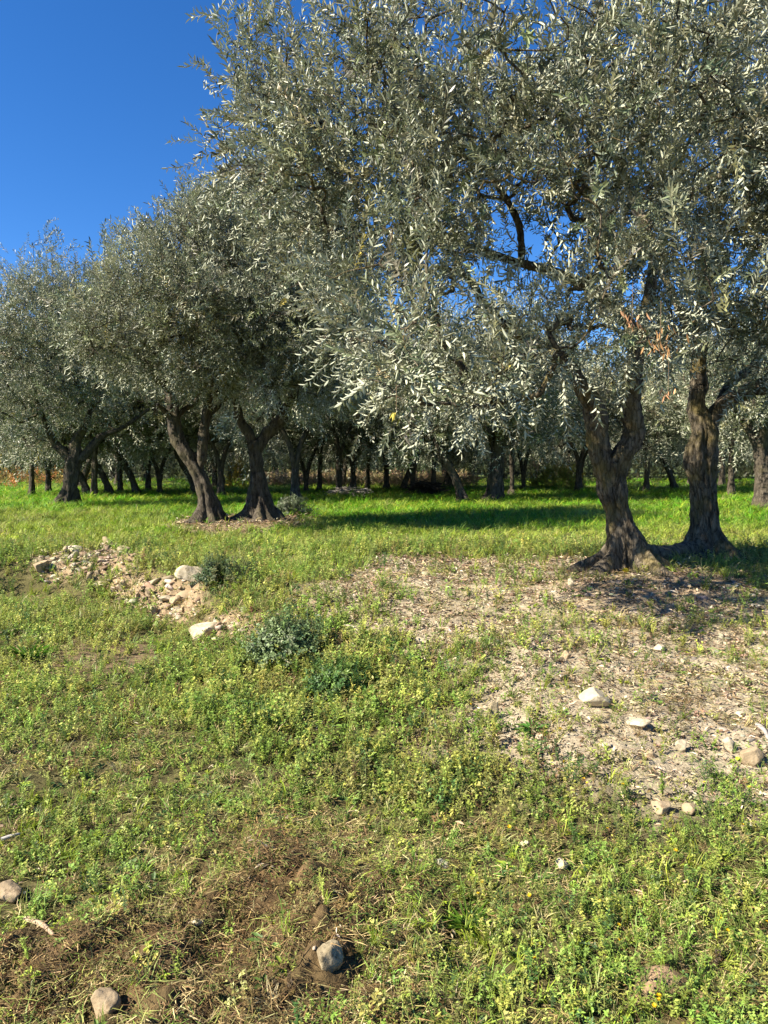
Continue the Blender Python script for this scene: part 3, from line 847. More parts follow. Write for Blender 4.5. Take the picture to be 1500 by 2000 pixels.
def grow_crown(nodes, node_r, blobs, n_anchor, per, protos, seed, voids=(), scale=1.0, clump=.125, droop=.7, tipr=.0045, detail=5, yellow=.0025, upbias=.55, shell=.6):
    """nodes: points on the limbs to branch from. Returns wood (V,Q,T) and leaves (V,Q,tint)."""
    r = np.random.default_rng(seed)
    vol = np.array([np.prod(b[1]) ** .8 for b in blobs]); cnt = np.maximum(2, (vol / vol.sum() * n_anchor)).astype(int)
    A, out_ = [], []
    for (c, rad), m in zip(blobs, cnt):
        d = r.normal(size=(m, 3)); d /= np.linalg.norm(d, axis=1, keepdims=True)
        u = np.where(r.random(m) < shell, r.uniform(.72, 1.05, m), r.uniform(.15, .9, m))
        A.append(np.array(c) + d * u[:, None] * np.array(rad)); out_.append(d * np.sqrt(u)[:, None])
    A = np.concatenate(A); O = np.concatenate(out_)
    keep = np.ones(len(A), bool)
    for c, rv in voids:
        c = np.array(c, float); rv = np.array(rv, float)
        keep &= (((A - c) / rv) ** 2).sum(1) > 1
    A, O = A[keep], O[keep]
    NP = list(np.array(nodes, float)); par = [-1] * len(NP)
    base_n = len(NP)
    arr = np.array(NP)
    d0 = np.min(np.linalg.norm(A[:, None] - arr[None], axis=2), axis=1)
    order = np.argsort(d0)
    ends = np.zeros(len(A), int)
    big = np.zeros((base_n + len(A) * detail, 3)); big[:base_n] = arr; cntn = base_n
    par = np.full(len(big), -1)
    for ai in order:
        a = A[ai]
        dv = big[:cntn] - a
        dd = np.linalg.norm(dv, axis=1) + np.clip(dv[:, 2], 0, None) * .5
        dd[:base_n] *= 1.08
        j = int(np.argmin(dd)); s0 = big[j]
        v = a - s0; Ln = np.linalg.norm(v)
        side = r.normal(size=3) * Ln * .10 + np.array([0, 0, Ln * r.uniform(.02, .16)])
        prev = j
        for k in range(1, detail + 1):
            t = k / detail
            big[cntn] = s0 + v * t + side * math.sin(math.pi * t) + r.normal(size=3) * .012 * (t < 1)
            par[cntn] = prev; prev = cntn; cntn += 1
        ends[ai] = prev
    wgt = np.zeros(cntn); wgt[ends] = 1
    for j in range(cntn - 1, base_n - 1, -1):
        wgt[par[j]] += wgt[j]
    rad = tipr * np.maximum(wgt, 1) ** .43
    rad[:base_n] = np.maximum(np.minimum(rad[:base_n], .6 * np.asarray(node_r)), .004)
    a = np.arange(base_n, cntn); p0 = big[par[a]]; p1 = big[a]
    ra = rad[par[a]]; ra = np.where(par[a] < base_n, np.minimum(rad[a] * 1.25, ra * 1.5 + .01), ra); r1 = rad[a]
    ra = np.minimum(ra, r1 * 1.6)
    d = p1 - p0; d /= np.linalg.norm(d, axis=1, keepdims=True) + 1e-9
    M = frames(d, np.zeros(len(d)))
    nr = 5
    th = np.arange(nr) / nr * 2 * np.pi
    ring = M[:, :, 0][:, None] * np.cos(th)[None, :, None] + M[:, :, 1][:, None] * np.sin(th)[None, :, None]
    V = np.concatenate([p0[:, None] + ring * ra[:, None, None], p1[:, None] + d[:, None] * (r1 * .3)[:, None, None] + ring * r1[:, None, None]], 1).reshape(-1, 3)
    o = (np.arange(len(a)) * 2 * nr)[:, None, None]
    q = np.array([[k, (k + 1) % nr, nr + (k + 1) % nr, nr + k] for k in range(nr)])[None]
    wood = (V, (q + o).reshape(-1, 4), np.zeros((0, 3), int))
    # sprigs
    ia = np.repeat(np.arange(len(A)), per)
    n = len(ia)
    prev_dir = big[ends] - big[par[ends]]; prev_dir /= np.linalg.norm(prev_dir, axis=1, keepdims=True) + 1e-9
    pos = A[ia] + r.normal(size=(n, 3)) * clump - prev_dir[ia] * r.uniform(0, .25, n)[:, None]
    low = np.clip(-O[ia][:, 2] - .05, 0, 1)
    dirs = O[ia] * .55 + prev_dir[ia] * .45 + (r.normal(size=(len(A), 3)) * .45)[ia] + r.normal(size=(n, 3)) * .30
    dirs[:, 2] += upbias + .45 * np.clip(O[ia][:, 2], 0, 1) - low * droop * 2.0
    cl = mixcol(r, n, [(.150, .162, .095), (.195, .205, .125), (.10, .115, .066), (.25, .245, .125)], [4, 3, 2.5, 1.2], .15)
    yl = r.random(n) < yellow
    cl[yl] = np.array([.42, .34, .07])
    lv = scatter(protos, pos, frames(dirs, r.uniform(0, 6.28, n)), scale * r.uniform(.6, 1.25, n), cl, r, .28)
    return wood, lv

def limb_nodes(Ps, Rs, skip=.35, step=.25):
    out, rr = [], []
    for P, Rr in zip(Ps, Rs):
        L = np.concatenate([[0], np.cumsum(np.linalg.norm(np.diff(P, axis=0), axis=1))])
        s = np.arange(L[-1] * skip, L[-1] + 1e-6, step)
        out.append(np.stack([np.interp(s, L, P[:, k]) for k in range(3)], 1)); rr.append(np.interp(s, L, Rr))
    return np.concatenate(out), np.concatenate(rr)

def pxpath(pts, depth, dd=0.0):
    """[(px,py,radius m[, depth offset])] -> world polyline"""
    P, Rr = [], []
    for k, q in enumerate(pts):
        off = q[3] if len(q) > 3 else 0
        P.append(pt(q[0], q[1], depth + off)); Rr.append(q[2])
    return P, Rr

def olive(label, group, base_px, depth, trunk, limbs, blobs, n_anchor, per, protos, seed, flare=(.16, .3), voids=(), scale=1.0, bark=M_BARK, lobes=6, roots=(), ring=.02, nrad=40, thin=.80, deepen=1.0, back=0.0, **kw):
    b = at(*base_px) if depth is None else pt(base_px[0], base_px[1], depth)
    b[2] = float(ground_z(b[0], b[1]))
    dp = b[1]
    root = thing('olive_tree', label, 'olive tree', b, group)
    tp, tr = pxpath(trunk, dp)
    tp = [np.array([tp[0][0], tp[0][1], b[2] - .18]), np.array([tp[0][0], tp[0][1], b[2] + .02])] + tp[1:]
    tr = [tr[0]] + tr
    P, Rr = catmull(tp, np.array(tr) * thin, ring)
    V, Q, T = tube(P - b, Rr, nrad, seed, .55, (flare[0], flare[1], .0), True, lobes)
    tk = put('trunk', make_mesh('trunk', V, [Q, T], bark, smooth=True), root)
    for rt_ in roots:
        rp = [np.array(q[:3], float) for q in rt_]; rr_ = [q[3] for q in rt_]
        RP, RR = catmull(rp, rr_, .03)
        V, Q, T = tube(RP - b, RR, 18, seed + 9, .4)
        put('root', make_mesh('root', V, [Q, T], bark, smooth=True), tk)
    LP, LR = [], []
    for k, lb in enumerate(limbs):
        lp, lr = pxpath(lb, dp)
        P, Rr = catmull(lp, np.array(lr) * min(1.0, thin * 1.3), ring * 1.4)
        V, Q, T = tube(P - b, Rr, 22, seed + 31 * k + 3, .48)
        put('limb', make_mesh('limb', V, [Q, T], bark, smooth=True), tk)
        LP.append(P); LR.append(Rr)
    nodes, nr_ = limb_nodes(LP, LR)
    bl = [(pt(q[0], q[1], q[2] + back), (q[3] / F * q[2], q[5] * deepen, q[4] / F * q[2])) for q in blobs]
    vd = [(pt(q[0], q[1], q[2]), (q[3] / F * q[2], q[5], q[4] / F * q[2])) for q in voids]
    wood, lv = grow_crown(nodes, nr_, bl, n_anchor, per, protos, seed, vd, scale, **kw)
    wv, wq, wt = wood
    put('branchwork', make_mesh('branchwork', wv - b, [wq], bark, smooth=True), root)
    put('crown', make_mesh('crown', lv[0] - b, [lv[1]], M_OLIVE, lv[2]), root)
    return root, b

# --- the big forked olive on the right
b2 = pt(1380, 1090, 9.0); b2[2] = float(ground_z(b2[0], b2[1]))
b1 = pt(1222, 1128, 7.35); b1[2] = float(ground_z(b1[0], b1[1]))
root_link = [(b1[0] + .12, b1[1] + .05, b1[2] + .22, .10), (b1[0] + .45, b1[1] + .45, b1[2] + .10, .095), (b1[0] + .9, b1[1] + 1.0, b1[2] + .06, .085), (b2[0] - .25, b2[1] - .15, b2[2] + .10, .10)]
root_near = [(b1[0] + .1, b1[1] - .05, b1[2] + .2, .09), (b1[0] + .3, b1[1] - .12, b1[2] + .06, .08), (b1[0] + .52, b1[1] - .1, b1[2] - .06, .05)]
front, fb = olive('large olive tree whose gnarled trunk forks into two limbs, crown overhanging the clearing', 'large olive trees in front', (1222, 1128), 7.35,
    [(1222, 1124, .20), (1221, 1062, .165), (1206, 1000, .155), (1193, 945, .175), (1192, 905, .165)],
    [[(1190, 950, .10), (1178, 905, .125), (1168, 842, .122), (1157, 790, .115, -.05), (1136, 758, .085, -.1), (1100, 700, .06, -.2), (1020, 658, .05, -.35), (950, 602, .045, -.5), (915, 545, .035, -.6), (862, 520, .025, -.7)],
     [(1196, 950, .10), (1214, 895, .118), (1238, 848, .112), (1233, 792, .105), (1238, 740, .10), (1243, 690, .09), (1235, 640, .075, -.1), (1170, 575, .06, -.3), (1090, 535, .05, -.45), (1000, 510, .042, -.55), (905, 478, .035, -.6), (820, 430, .025, -.6)],
     [(1240, 690, .06), (1262, 600, .06, .1), (1275, 500, .05, .2), (1240, 390, .04, .1), (1180, 260, .03, -.1)],
     [(1100, 700, .032, -.2), (1050, 692, .024, -.6), (980, 700, .018, -1.1), (880, 700, .012, -1.7)],
     [(1020, 520, .035, -.5), (1010, 430, .035, -.6), (950, 330, .028, -.6), (860, 200, .02, -.5), (700, 150, .014, -.3)]],
    [(560, 300, 6.9, 135, 200, 1.0), (500, 165, 7.0, 55, 130, .6), (455, 40, 7.0, 16, 40, .25), (700, 340, 6.6, 190, 200, 1.3), (640, 230, 6.9, 150, 105, .9), (900, 170, 6.3, 210, 190, 1.4), (1130, 150, 6.2, 210, 200, 1.5),
     (760, 560, 6.0, 150, 160, 1.2), (790, 705, 5.2, 140, 95, .9), (960, 745, 5.4, 140, 60, .8), (1080, 640, 5.8, 150, 110, .9), (1100, 380, 6.2, 200, 170, 1.3), (880, 370, 6.0, 150, 120, 1.0),
     (1300, 350, 5.8, 190, 200, 1.2), (1280, 560, 5.6, 170, 110, .8), (620, 430, 7.2, 110, 120, .9), (840, 40, 6.8, 100, 90, .7), (1330, 80, 6.2, 170, 150, 1.2)],
    690, 7, SPRIG_NEAR, 101, (.20, .50), thin=.64, voids=[(965, 545, 6.3, 40, 50, 3.0), (1025, 110, 6.3, 26, 130, 3.0), (1300, 30, 6.5, 55, 35, 3.0), (1290, 310, 6.0, 45, 30, 3.0), (540, 30, 7, 60, 45, 3)], roots=[root_link, root_near], ring=.011, nrad=110, lobes=7)

# hanging dead sprigs and a yellowed one, parts of the front tree
def dead(px, py, depth, n, size, colr, name, lab):
    P = Proto(); top = pt(px, py, depth)
    for k in range(n):
        a = pr.uniform(0, 6.28)
        s0 = np.array([pr.gauss(0, size * .35), pr.gauss(0, size * .3), -pr.uniform(0, size)])
        P.leaf(s0, (math.cos(a) * .5, math.sin(a) * .5, -1), (math.sin(a), math.cos(a), .2), pr.uniform(.05, .075), pr.uniform(.011, .016), .4, pr.uniform(-.2, .3), True, tuple(np.array(colr) * pr.uniform(.65, 1.3)))
    P.stick((0, 0, .16), (0, 0, -size), .002, (.25, .17, .10))
    V, Q, own, lid = P.done()
    o = put(name, make_mesh(name, V + top - fb, [Q], M_DRY, own), front); o['label'] = lab
dead(1290, 635, 4.9, 34, .20, (.33, .185, .08), 'dead_sprig', 'withered rust brown leaves hanging among the green')
dead(1235, 600, 4.9, 16, .13, (.38, .21, .11), 'dead_sprig', 'withered brown leaves at the left of the hanging dead bunch')
dead(1305, 752, 4.9, 7, .07, (.45, .24, .12), 'dead_sprig', 'single brown leaf tuft dangling on a bare twig')
dead(774, 800, 4.6, 6, .05, (.50, .42, .08), 'yellow_sprig', 'bright yellow leaves low on the crown')

# --- its companion behind
olive('stout straight olive tree behind the forked one, one limb leaving the photo', 'large olive trees in front', (1380, 1090), 9.0,
    [(1380, 1090, .24), (1377, 1020, .195), (1373, 960, .19), (1364, 900, .265), (1374, 845, .205), (1362, 795, .12)],
    [[(1368, 850, .12), (1361, 795, .115), (1363, 755, .11), (1366, 690, .10), (1370, 600, .08), (1390, 480, .06, .1), (1420, 330, .04, .1)],
     [(1376, 850, .12), (1396, 806, .10), (1432, 775, .10, -.1), (1500, 748, .095, -.2), (1560, 700, .075, -.3), (1640, 600, .05, -.3)],
     [(1396, 806, .06), (1424, 752, .06, .2), (1476, 706, .05, .4), (1520, 600, .035, .5)],
     [(1366, 690, .06), (1320, 590, .05, .3), (1270, 480, .035, .5)]],
    [(1420, 420, 7.6, 190, 190, 1.3), (1480, 200, 7.4, 190, 190, 1.3), (1560, 450, 8.2, 170, 200, 1.5), (1330, 480, 8.4, 150, 150, 1.2), (1500, 640, 7.6, 110, 90, .8), (1400, 640, 8.2, 130, 80, .8), (1600, 650, 8.0, 120, 120, 1.0), (1430, 50, 7.4, 200, 150, 1.3), (1650, 250, 8.2, 200, 250, 1.6)],
    400, 7, SPRIG_NEAR, 202, (.18, .42), thin=.66, ring=.014, nrad=96, lobes=6, scale=1.15)

# --- the adjoining pair in the middle distance
PAIR = 'pair of adjoining olive trees left of centre'
olive('leaning olive tree, left one of the adjoining pair, trunk slanting left and forking twice', PAIR, (407, 1022), 14.0,
    [(409, 1022, .25), (402, 968, .17), (388, 928, .17), (366, 892, .155)],
    [[(376, 905, .10), (364, 888, .135), (347, 856, .125), (340, 815, .115), (337, 785, .11), (326, 756, .09), (300, 735, .06, -.2), (270, 700, .04, -.4)],
     [(386, 922, .07), (393, 895, .095), (397, 858, .09), (403, 812, .085), (413, 775, .07, -.1), (440, 755, .05, -.3), (470, 700, .03, -.4)],
     [(347, 812, .05), (365, 796, .045, .1), (382, 785, .04, .2), (400, 720, .025, .2)],
     [(404, 812, .05), (425, 795, .05, .2), (443, 775, .04, .3)],
     [(345, 830, .05), (325, 806, .05, -.2), (308, 790, .035, -.4)]],
    [(335, 640, 13.2, 150, 110, 1.7), (310, 560, 13.6, 80, 80, 1.1), (420, 550, 14.0, 115, 125, 1.6), (245, 675, 13.0, 70, 65, 1.1), (440, 660, 13.4, 110, 80, 1.3), (425, 450, 14.0, 65, 55, 1.0), (375, 490, 14, 55, 45, .7)],
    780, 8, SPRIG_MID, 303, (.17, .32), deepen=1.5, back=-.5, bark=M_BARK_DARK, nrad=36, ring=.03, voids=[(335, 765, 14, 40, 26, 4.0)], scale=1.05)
olive('upright olive tree, right one of the adjoining pair, trunk flaring broadly into its stony mound', PAIR, (507, 1016), 14.5,
    [(507, 1016, .30), (506, 980, .21), (503, 925, .165), (498, 875, .17), (498, 862, .15)],
    [[(498, 880, .09), (486, 848, .10), (470, 824, .085), (460, 785, .07, -.1), (440, 720, .045, -.2)],
     [(500, 880, .10), (524, 844, .115), (548, 820, .11), (562, 792, .09, -.1), (590, 720, .06, -.2), (620, 640, .035, -.2)],
     [(548, 820, .06), (540, 740, .05, .3), (520, 640, .035, .4), (510, 540, .02, .4)]],
    [(560, 640, 13.6, 150, 110, 1.6), (520, 520, 14.2, 120, 130, 1.6), (600, 560, 14.6, 120, 120, 1.5), (560, 740, 13.4, 110, 55, 1.1), (660, 690, 14.6, 90, 90, 1.3), (480, 430, 14.6, 90, 70, 1.1), (560, 420, 15, 90, 80, 1.2), (650, 540, 15.0, 90, 120, 1.3), (640, 770, 14.0, 70, 50, 1.0), (490, 700, 13.2, 70, 60, .9)],
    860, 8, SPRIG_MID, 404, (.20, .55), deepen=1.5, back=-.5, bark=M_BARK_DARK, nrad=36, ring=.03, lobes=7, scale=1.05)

# --- the wide-forked tree on the left
olive('olive tree with wide V-forked trunk on sunlit turf, nearest the left edge', None, (133, 983), 21.0,
    [(134, 983, .30), (138, 950, .23), (142, 920, .24), (145, 895, .23)],
    [[(148, 915, .15), (148, 890, .18), (150, 860, .13), (167, 833, .09, -.2), (180, 780, .06, -.3)],
     [(140, 910, .12), (130, 888, .13), (107, 866, .11), (92, 833, .08, -.2), (70, 780, .05, -.4)],
     [(148, 905, .10), (167, 887, .11), (197, 853, .085, .2), (240, 835, .055, .4), (290, 800, .04, .6)]],
    [(60, 700, 19.5, 120, 110, 2.2), (130, 660, 20, 120, 100, 2.2), (40, 600, 20.5, 90, 80, 1.6), (130, 590, 21, 90, 60, 1.6), (200, 640, 21, 90, 90, 1.8), (-50, 700, 20, 100, 110, 2.0), (215, 745, 20.5, 90, 60, 1.6), (60, 790, 19.5, 100, 40, 1.4), (62, 530, 20.5, 14, 60, .5), (108, 535, 20.5, 24, 60, .6), (230, 560, 21, 50, 40, 1)],
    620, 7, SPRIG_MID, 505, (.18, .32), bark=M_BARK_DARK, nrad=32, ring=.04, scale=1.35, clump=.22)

# ------------------------------------------------------------------ the grove behind: prototypes, then copies
def far_proto(seed, kind, label, group):
    r = random.Random(seed)
    root = thing('olive_tree', label, 'olive tree', (0, 0, 0), group)
    z = np.zeros(3)
    lean = {'straight': (0.05, 0), 'lean': (-.75, .1), 'fork': (0, 0), 'twin': (0, 0), 'stout': (.1, 0)}[kind]
    h = {'straight': 1.75, 'lean': 1.75, 'fork': .95, 'twin': .25, 'stout': 1.5}[kind]
    rad = {'straight': .095, 'lean': .12, 'fork': .125, 'twin': .13, 'stout': .21}[kind]
    tp = [(0, 0, -.2), (0, 0, .03), (lean[0] * .3, lean[1] * .3, h * .4), (lean[0] * .75, lean[1] * .8, h * .75), (lean[0], lean[1], h)]
    P, Rr = catmull(tp, [rad * 1.25, rad * 1.2, rad, rad * .9, rad * .85], .06)
    V, Q, T = tube(P, Rr, 20, seed, .35, (.18, rad * 1.2, 0), True, 6)
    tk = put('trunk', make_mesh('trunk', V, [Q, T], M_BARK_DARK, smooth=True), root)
    top = np.array(tp[-1]); LP, LR = [], []
    nl = {'straight': 3, 'lean': 3, 'fork': 2, 'twin': 2, 'stout': 4}[kind]
    a0 = r.uniform(0, 1)
    for k in range(nl):
        a = a0 + k * 6.283 / nl + r.uniform(-.3, .3)
        if kind in ('fork', 'twin'): a = (0.25 if k == 0 else 3.3)
        sp = {'straight': .55, 'lean': .6, 'fork': .42, 'twin': .3, 'stout': .6}[kind]
        d = np.array([math.cos(a), math.sin(a), 0])
        hh = 3.3 - h
        pts = [top - (0, 0, .25), top + d * sp * .35 + (0, 0, hh * .28), top + d * sp * hh * .55 + (0, 0, hh * .62), top + d * sp * hh * .95 + (0, 0, hh * .95), top + d * sp * hh * 1.2 + (0, 0, hh * 1.35)]
        P, Rr = catmull(pts, [rad * .55, rad * .62, rad * .48, rad * .36, rad * .18], .1)
        V, Q, T = tube(P, Rr, 12, seed + k, .3)
        put('limb', make_mesh('limb', V, [Q, T], M_BARK_DARK, smooth=True), tk)
        LP.append(P); LR.append(Rr)
    nodes, nr_ = limb_nodes(LP, LR, .4, .4)
    blobs = [((top[0] * .5, top[1], 4.2), (2.3, 2.3, 1.7))]
    for k in range(7):
        a = k * .9 + r.uniform(0, .5); q = r.uniform(1.2, 2.1)
        blobs.append(((math.cos(a) * q, math.sin(a) * q, r.uniform(2.4, 4.9)), (r.uniform(.9, 1.4), r.uniform(.9, 1.4), r.uniform(.7, 1.2))))
    wood, lv = grow_crown(nodes, nr_, blobs, 300, 8, SPRIG_FAR, seed, (), 1.15, clump=.26, tipr=.010, detail=3, shell=.7)
    put('branchwork', make_mesh('branchwork', wood[0], [wood[1]], M_BARK_DARK, smooth=True), root)
    put('crown', make_mesh('crown', lv[0], [lv[1]], M_OLIVE, lv[2]), root)
    return root

GROVE = 'olive trees in the middle of the grove'
BACK = 'far olive trees at the back of the grove'
protos = {}
def place(kind, px, depth, rz, sc, label, group, sx=1.0):
    b = pt(px, 960, depth); b[2] = float(ground_z(b[0], b[1])) - .02
    if kind not in protos:
        protos[kind] = far_proto({'straight': 611, 'lean': 622, 'fork': 633, 'twin': 644, 'stout': 655}[kind], kind, label, group)
        o = protos[kind]; o.location = b; o.rotation_euler = (0, 0, rz); o.scale = (sc * sx, sc * sx, sc)
        return o
    return copy_tree(protos[kind], b, rz, (sc * sx, sc * sx, sc), label, group)

mid = [
    ('fork', 577, 23.0, .2, 1.08, 'dark V-forked olive tree standing just right of the flaring trunk of the adjoining pair'),
    ('lean', 905, 22.5, .05, 1.0, 'olive tree with a bare trunk leaning left, alone in the shade stripe at centre'),
    ('stout', 966, 23.5, .6, 1.05, 'thick-trunked olive tree with a flared foot right of the leaning one'),
    ('twin', 1000, 27.5, 1.1, 1.0, 'twin-stemmed olive tree tucked behind the thick-trunked one'),
    ('fork', 1130, 31.0, .1, 1.0, 'olive tree with two thin stems next to the yellow bush'),
    ('straight', 1262, 29.0, .5, 1.0, 'straight dark olive trunk seen just right of the forked front trunk'),
    ('lean', 1318, 33.0, .3, 1.0, 'slim dark olive tree seen between the two large front trunks'),
    ('stout', 1492, 19.5, 2.2, .95, 'sunlit stout olive tree cut by the right edge of the photo'),
    ('straight', 1428, 27.0, 1.9, 1.05, 'dark olive tree half hidden right of the stout straight trunk'),
    ('straight', 62, 27.0, .9, .92, 'small thin-stemmed olive tree in front of the orange vines'),
    ('fork', 95, 29.0, .4, .85, 'little forked olive tree close left of the wide V-forked one'),
    ('lean', 172, 27.0, .1, .95, 'slim olive tree leaning close right of the wide V-forked trunk'),
    ('straight', 184, 25.5, .2, 1.0, 'straight dark olive tree right of the wide V-forked trunk'),
    ('lean', 216, 28.0, .35, .95, 'olive tree with parallel leaning stems, third right of the wide fork'),
    ('straight', 235, 30.5, 1.4, .9, 'single thin olive trunk between two leaning ones at left'),
    ('lean', 268, 28.0, -.1, .95, 'olive trunk leaning left with a slender companion stem at left'),
    ('fork', 290, 31.0, .1, .9, 'thin V-forked olive tree left of the leaning pair trunk'),
    ('twin', 312, 28.5, .2, .95, 'twin straight stems left of the leaning trunk of the adjoining pair'),
    ('lean', 384, 28.0, .2, .95, 'olive trunk glimpsed right behind the leaning tree of the adjoining pair'),
    ('fork', 432, 26.5, .1, 1.0, 'olive tree with spread limbs seen between the adjoining pair'),
    ('twin', 598, 30.0, .1, .95, 'twin dark stems just right of the V-forked tree'),
    ('straight', 624, 31.0, .4, .95, 'thin olive trunk at the edge of the pinkish meadow'),
    ('lean', 662, 28.0, 1.8, 1.0, 'dark olive trunk beside the grey heap of cut branches'),
    ('fork', 690, 31.0, .1, 1.0, 'V-forked olive tree right behind the grey heap'),
    ('straight', 718, 34.0, .3, .95, 'short straight trunk standing alone against the pale meadow'),
    ('fork', 755, 33.0, .2, .95, 'small forked olive tree against the pale meadow'),
    ('lean', 786, 32.0, 2.9, .95, 'slanted thin olive trunk left of the dark brush pile'),
    ('twin', 806, 30.0, .3, 1.0, 'twin stems directly behind the dark brush pile'),
    ('straight', 846, 30.0, .3, 1.0, 'curved olive trunk just right of the dark brush pile'),
    ('straight', 878, 37.0, .9, .95, 'slim far trunk between the brush pile and the leaning tree'),
    ('twin', 1022, 33.0, .5, 1.0, 'olive tree with dark stems right of the thick-trunked one'),
]
for k, (kind, px, dpt, rz, sc, lab) in enumerate(mid):
    place(kind, px, dpt, rz, sc * 1.02, lab, GROVE)
rb_ = random.Random(5)
row = 0
for yy in (37, 43, 50, 58, 67, 78):
    half = .58 * yy + 4; xx = -half + rb_.uniform(0, 4)
    while xx < half:
        px = 750 + xx / yy * F
        if not (yy < 45 and (700 < px < 850 or px < 90)):
            place(rb_.choice(['straight', 'fork', 'twin', 'stout', 'lean']), px, yy + rb_.uniform(-2, 2), rb_.uniform(0, 6.28), rb_.uniform(.95, 1.2), 'far olive tree standing dim at the back of the grove behind the nearer trunks', BACK)
        xx += 6.0 + rb_.uniform(-1, 2)

# ------------------------------------------------------------------ beyond and between
def mass(name, x0, x1, y0, y1, n, h, cols, wts, size, mat=M_HERB, **props):
    xy = np.stack([rng.uniform(x0, x1, n), rng.uniform(y0, y1, n)], 1)
    pos = ground_pos(xy); pos[:, 2] += rng.random(n) * h
    V, Q, T = scatter(HERBS, pos, frames(up_tilt(rng, n, .5), rng.uniform(0, 6.28, n)), size * rng.uniform(.6, 1.2, n), mixcol(rng, n, cols, wts), rng)
    return put(name, make_mesh(name, V, [Q], mat, T), **props)
mass('vines', -36, -17.5, 35, 44, 800, .75, [(.45, .20, .06), (.42, .29, .08), (.17, .17, .05), (.26, .15, .07)], [3, 3, 2.5, 2], 4.2, kind='stuff')
mass('dry_grass', -7, 5, 37, 44, 2200, .40, [(.42, .30, .20), (.45, .36, .18), (.26, .27, .10)], [4, 3, 2], 4.2, M_DRY, kind='stuff')
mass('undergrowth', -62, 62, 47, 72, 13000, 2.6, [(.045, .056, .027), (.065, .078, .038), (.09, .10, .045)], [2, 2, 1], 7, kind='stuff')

def heap(name, px, depth, w_, h_, colr, lab, cat, n, L):
    b = pt(px, 960, depth); b[2] = float(ground_z(b[0], b[1]))
    P = Proto()
    for k in range(n):
        u, v = pr.gauss(0, .33), pr.gauss(0, .33); hz = h_ * max(0, 1 - (u * u + v * v) * 1.6) * pr.uniform(.2, 1)
        a = pr.uniform(0, 6.28); l = L * pr.uniform(.5, 1.2); d = np.array([math.cos(a), math.sin(a), pr.uniform(-.3, .3)]) * l / 2
        c0 = np.array([u * w_, v * w_ * .6, hz]); cc = tuple(np.array(colr) * pr.uniform(.6, 1.3))
        P.stick(c0 - d, c0 + d, pr.uniform(.008, .025), cc)
    V, Q, own, lid = P.done()
    o = put(name, make_mesh(name, V, [Q], M_DRY, own)); o.location = b
    tag(o, lab, cat)
heap('brush_pile', 832, 27.5, 1.0, .60, (.05, .04, .03), 'low dark mound of cut brush among the trunks at centre', 'brush pile', 420, .9)
heap('branch_heap', 682, 26.5, 1.0, .38, (.34, .30, .25), 'grey heap of bleached cut branches beside a dark trunk', 'branch heap', 240, .8)

def shrub(name, px, depth, w_, h_, n, cols, wts, size, lab, cat, p0=None, protos_=None, mat=M_HERB):
    b = pt(px, 960, depth) if p0 is None else np.array(p0, float)
    b[2] = float(ground_z(b[0], b[1]))
    root = thing(name, lab, cat, b)
    d = rng.normal(size=(n, 3)); d /= np.linalg.norm(d, axis=1, keepdims=True); d[:, 2] = np.abs(d[:, 2])
    u = rng.uniform(.35, 1, n) ** .6 * (1 + .25 * fbm(d[:, 0] * 3, d[:, 1] * 3 + d[:, 2], 2, 7))
    pos = d * u[:, None] * np.array([w_, w_ * .8, h_]) * (0.9)
    dirs = d + rng.normal(size=(n, 3)) * .5 + np.array([0, 0, .4])
    V, Q, T = scatter(protos_ or HERBS, pos, frames(dirs, rng.uniform(0, 6.28, n)), size * rng.uniform(.6, 1.2, n), mixcol(rng, n, cols, wts), rng)
    put('foliage', make_mesh('foliage', V, [Q], mat, T), root)
    P = Proto()
    for k in range(9):
        a = pr.uniform(0, 6.28); P.stick((0, 0, -.02), (math.cos(a) * w_ * .6, math.sin(a) * w_ * .5, h_ * pr.uniform(.4, .85)), .004 + w_ * .006, (.10, .08, .05))
    V, Q, own, lid = P.done()
    put('stem', make_mesh('stem', V, [Q], M_TWIG, own), root)
shrub('bush', 1086, 33.5, 1.5, 1.35, 700, [(.34, .36, .06), (.22, .28, .06), (.40, .34, .07)], [4, 3, 2], 2.4, 'round yellow-green bush in sun between distant trunks', 'bush')
shrub('bush', 470, 36, 1.0, 1.6, 300, [(.50, .36, .05), (.32, .28, .06)], [3, 2], 2.6, 'slim golden-leaved bush glimpsed between the adjoining trunks', 'bush')
q = at(572, 1275)
shrub('shrub', 0, 0, .36, .22, 260, [(.14, .20, .08), (.20, .26, .11), (.07, .12, .045)], [3, 3, 2], 1.35, 'dark blue-green leafy shrub at the foot of the bank below the pale boulders', 'shrub', q)
shrub('shrub', 0, 0, .22, .18, 180, [(.07, .14, .035), (.12, .20, .04)], [3, 2], 1.1, 'dark green weed clump right of and below the blue-green shrub', 'shrub', at(668, 1350))
shrub('shrub', 0, 0, .30, .16, 160, [(.09, .13, .06), (.14, .17, .06)], [3, 2], 1.3, 'low grey-green plant sprouting beside the hollow boulder', 'shrub', at(440, 1135))
shrub('shrub', 0, 0, .40, .36, 150, [(.10, .13, .07), (.16, .18, .10)], [3, 2], 1.9, 'wispy grey-green sucker growing right of the flared trunk of the pair', 'shrub', at(572, 1008))

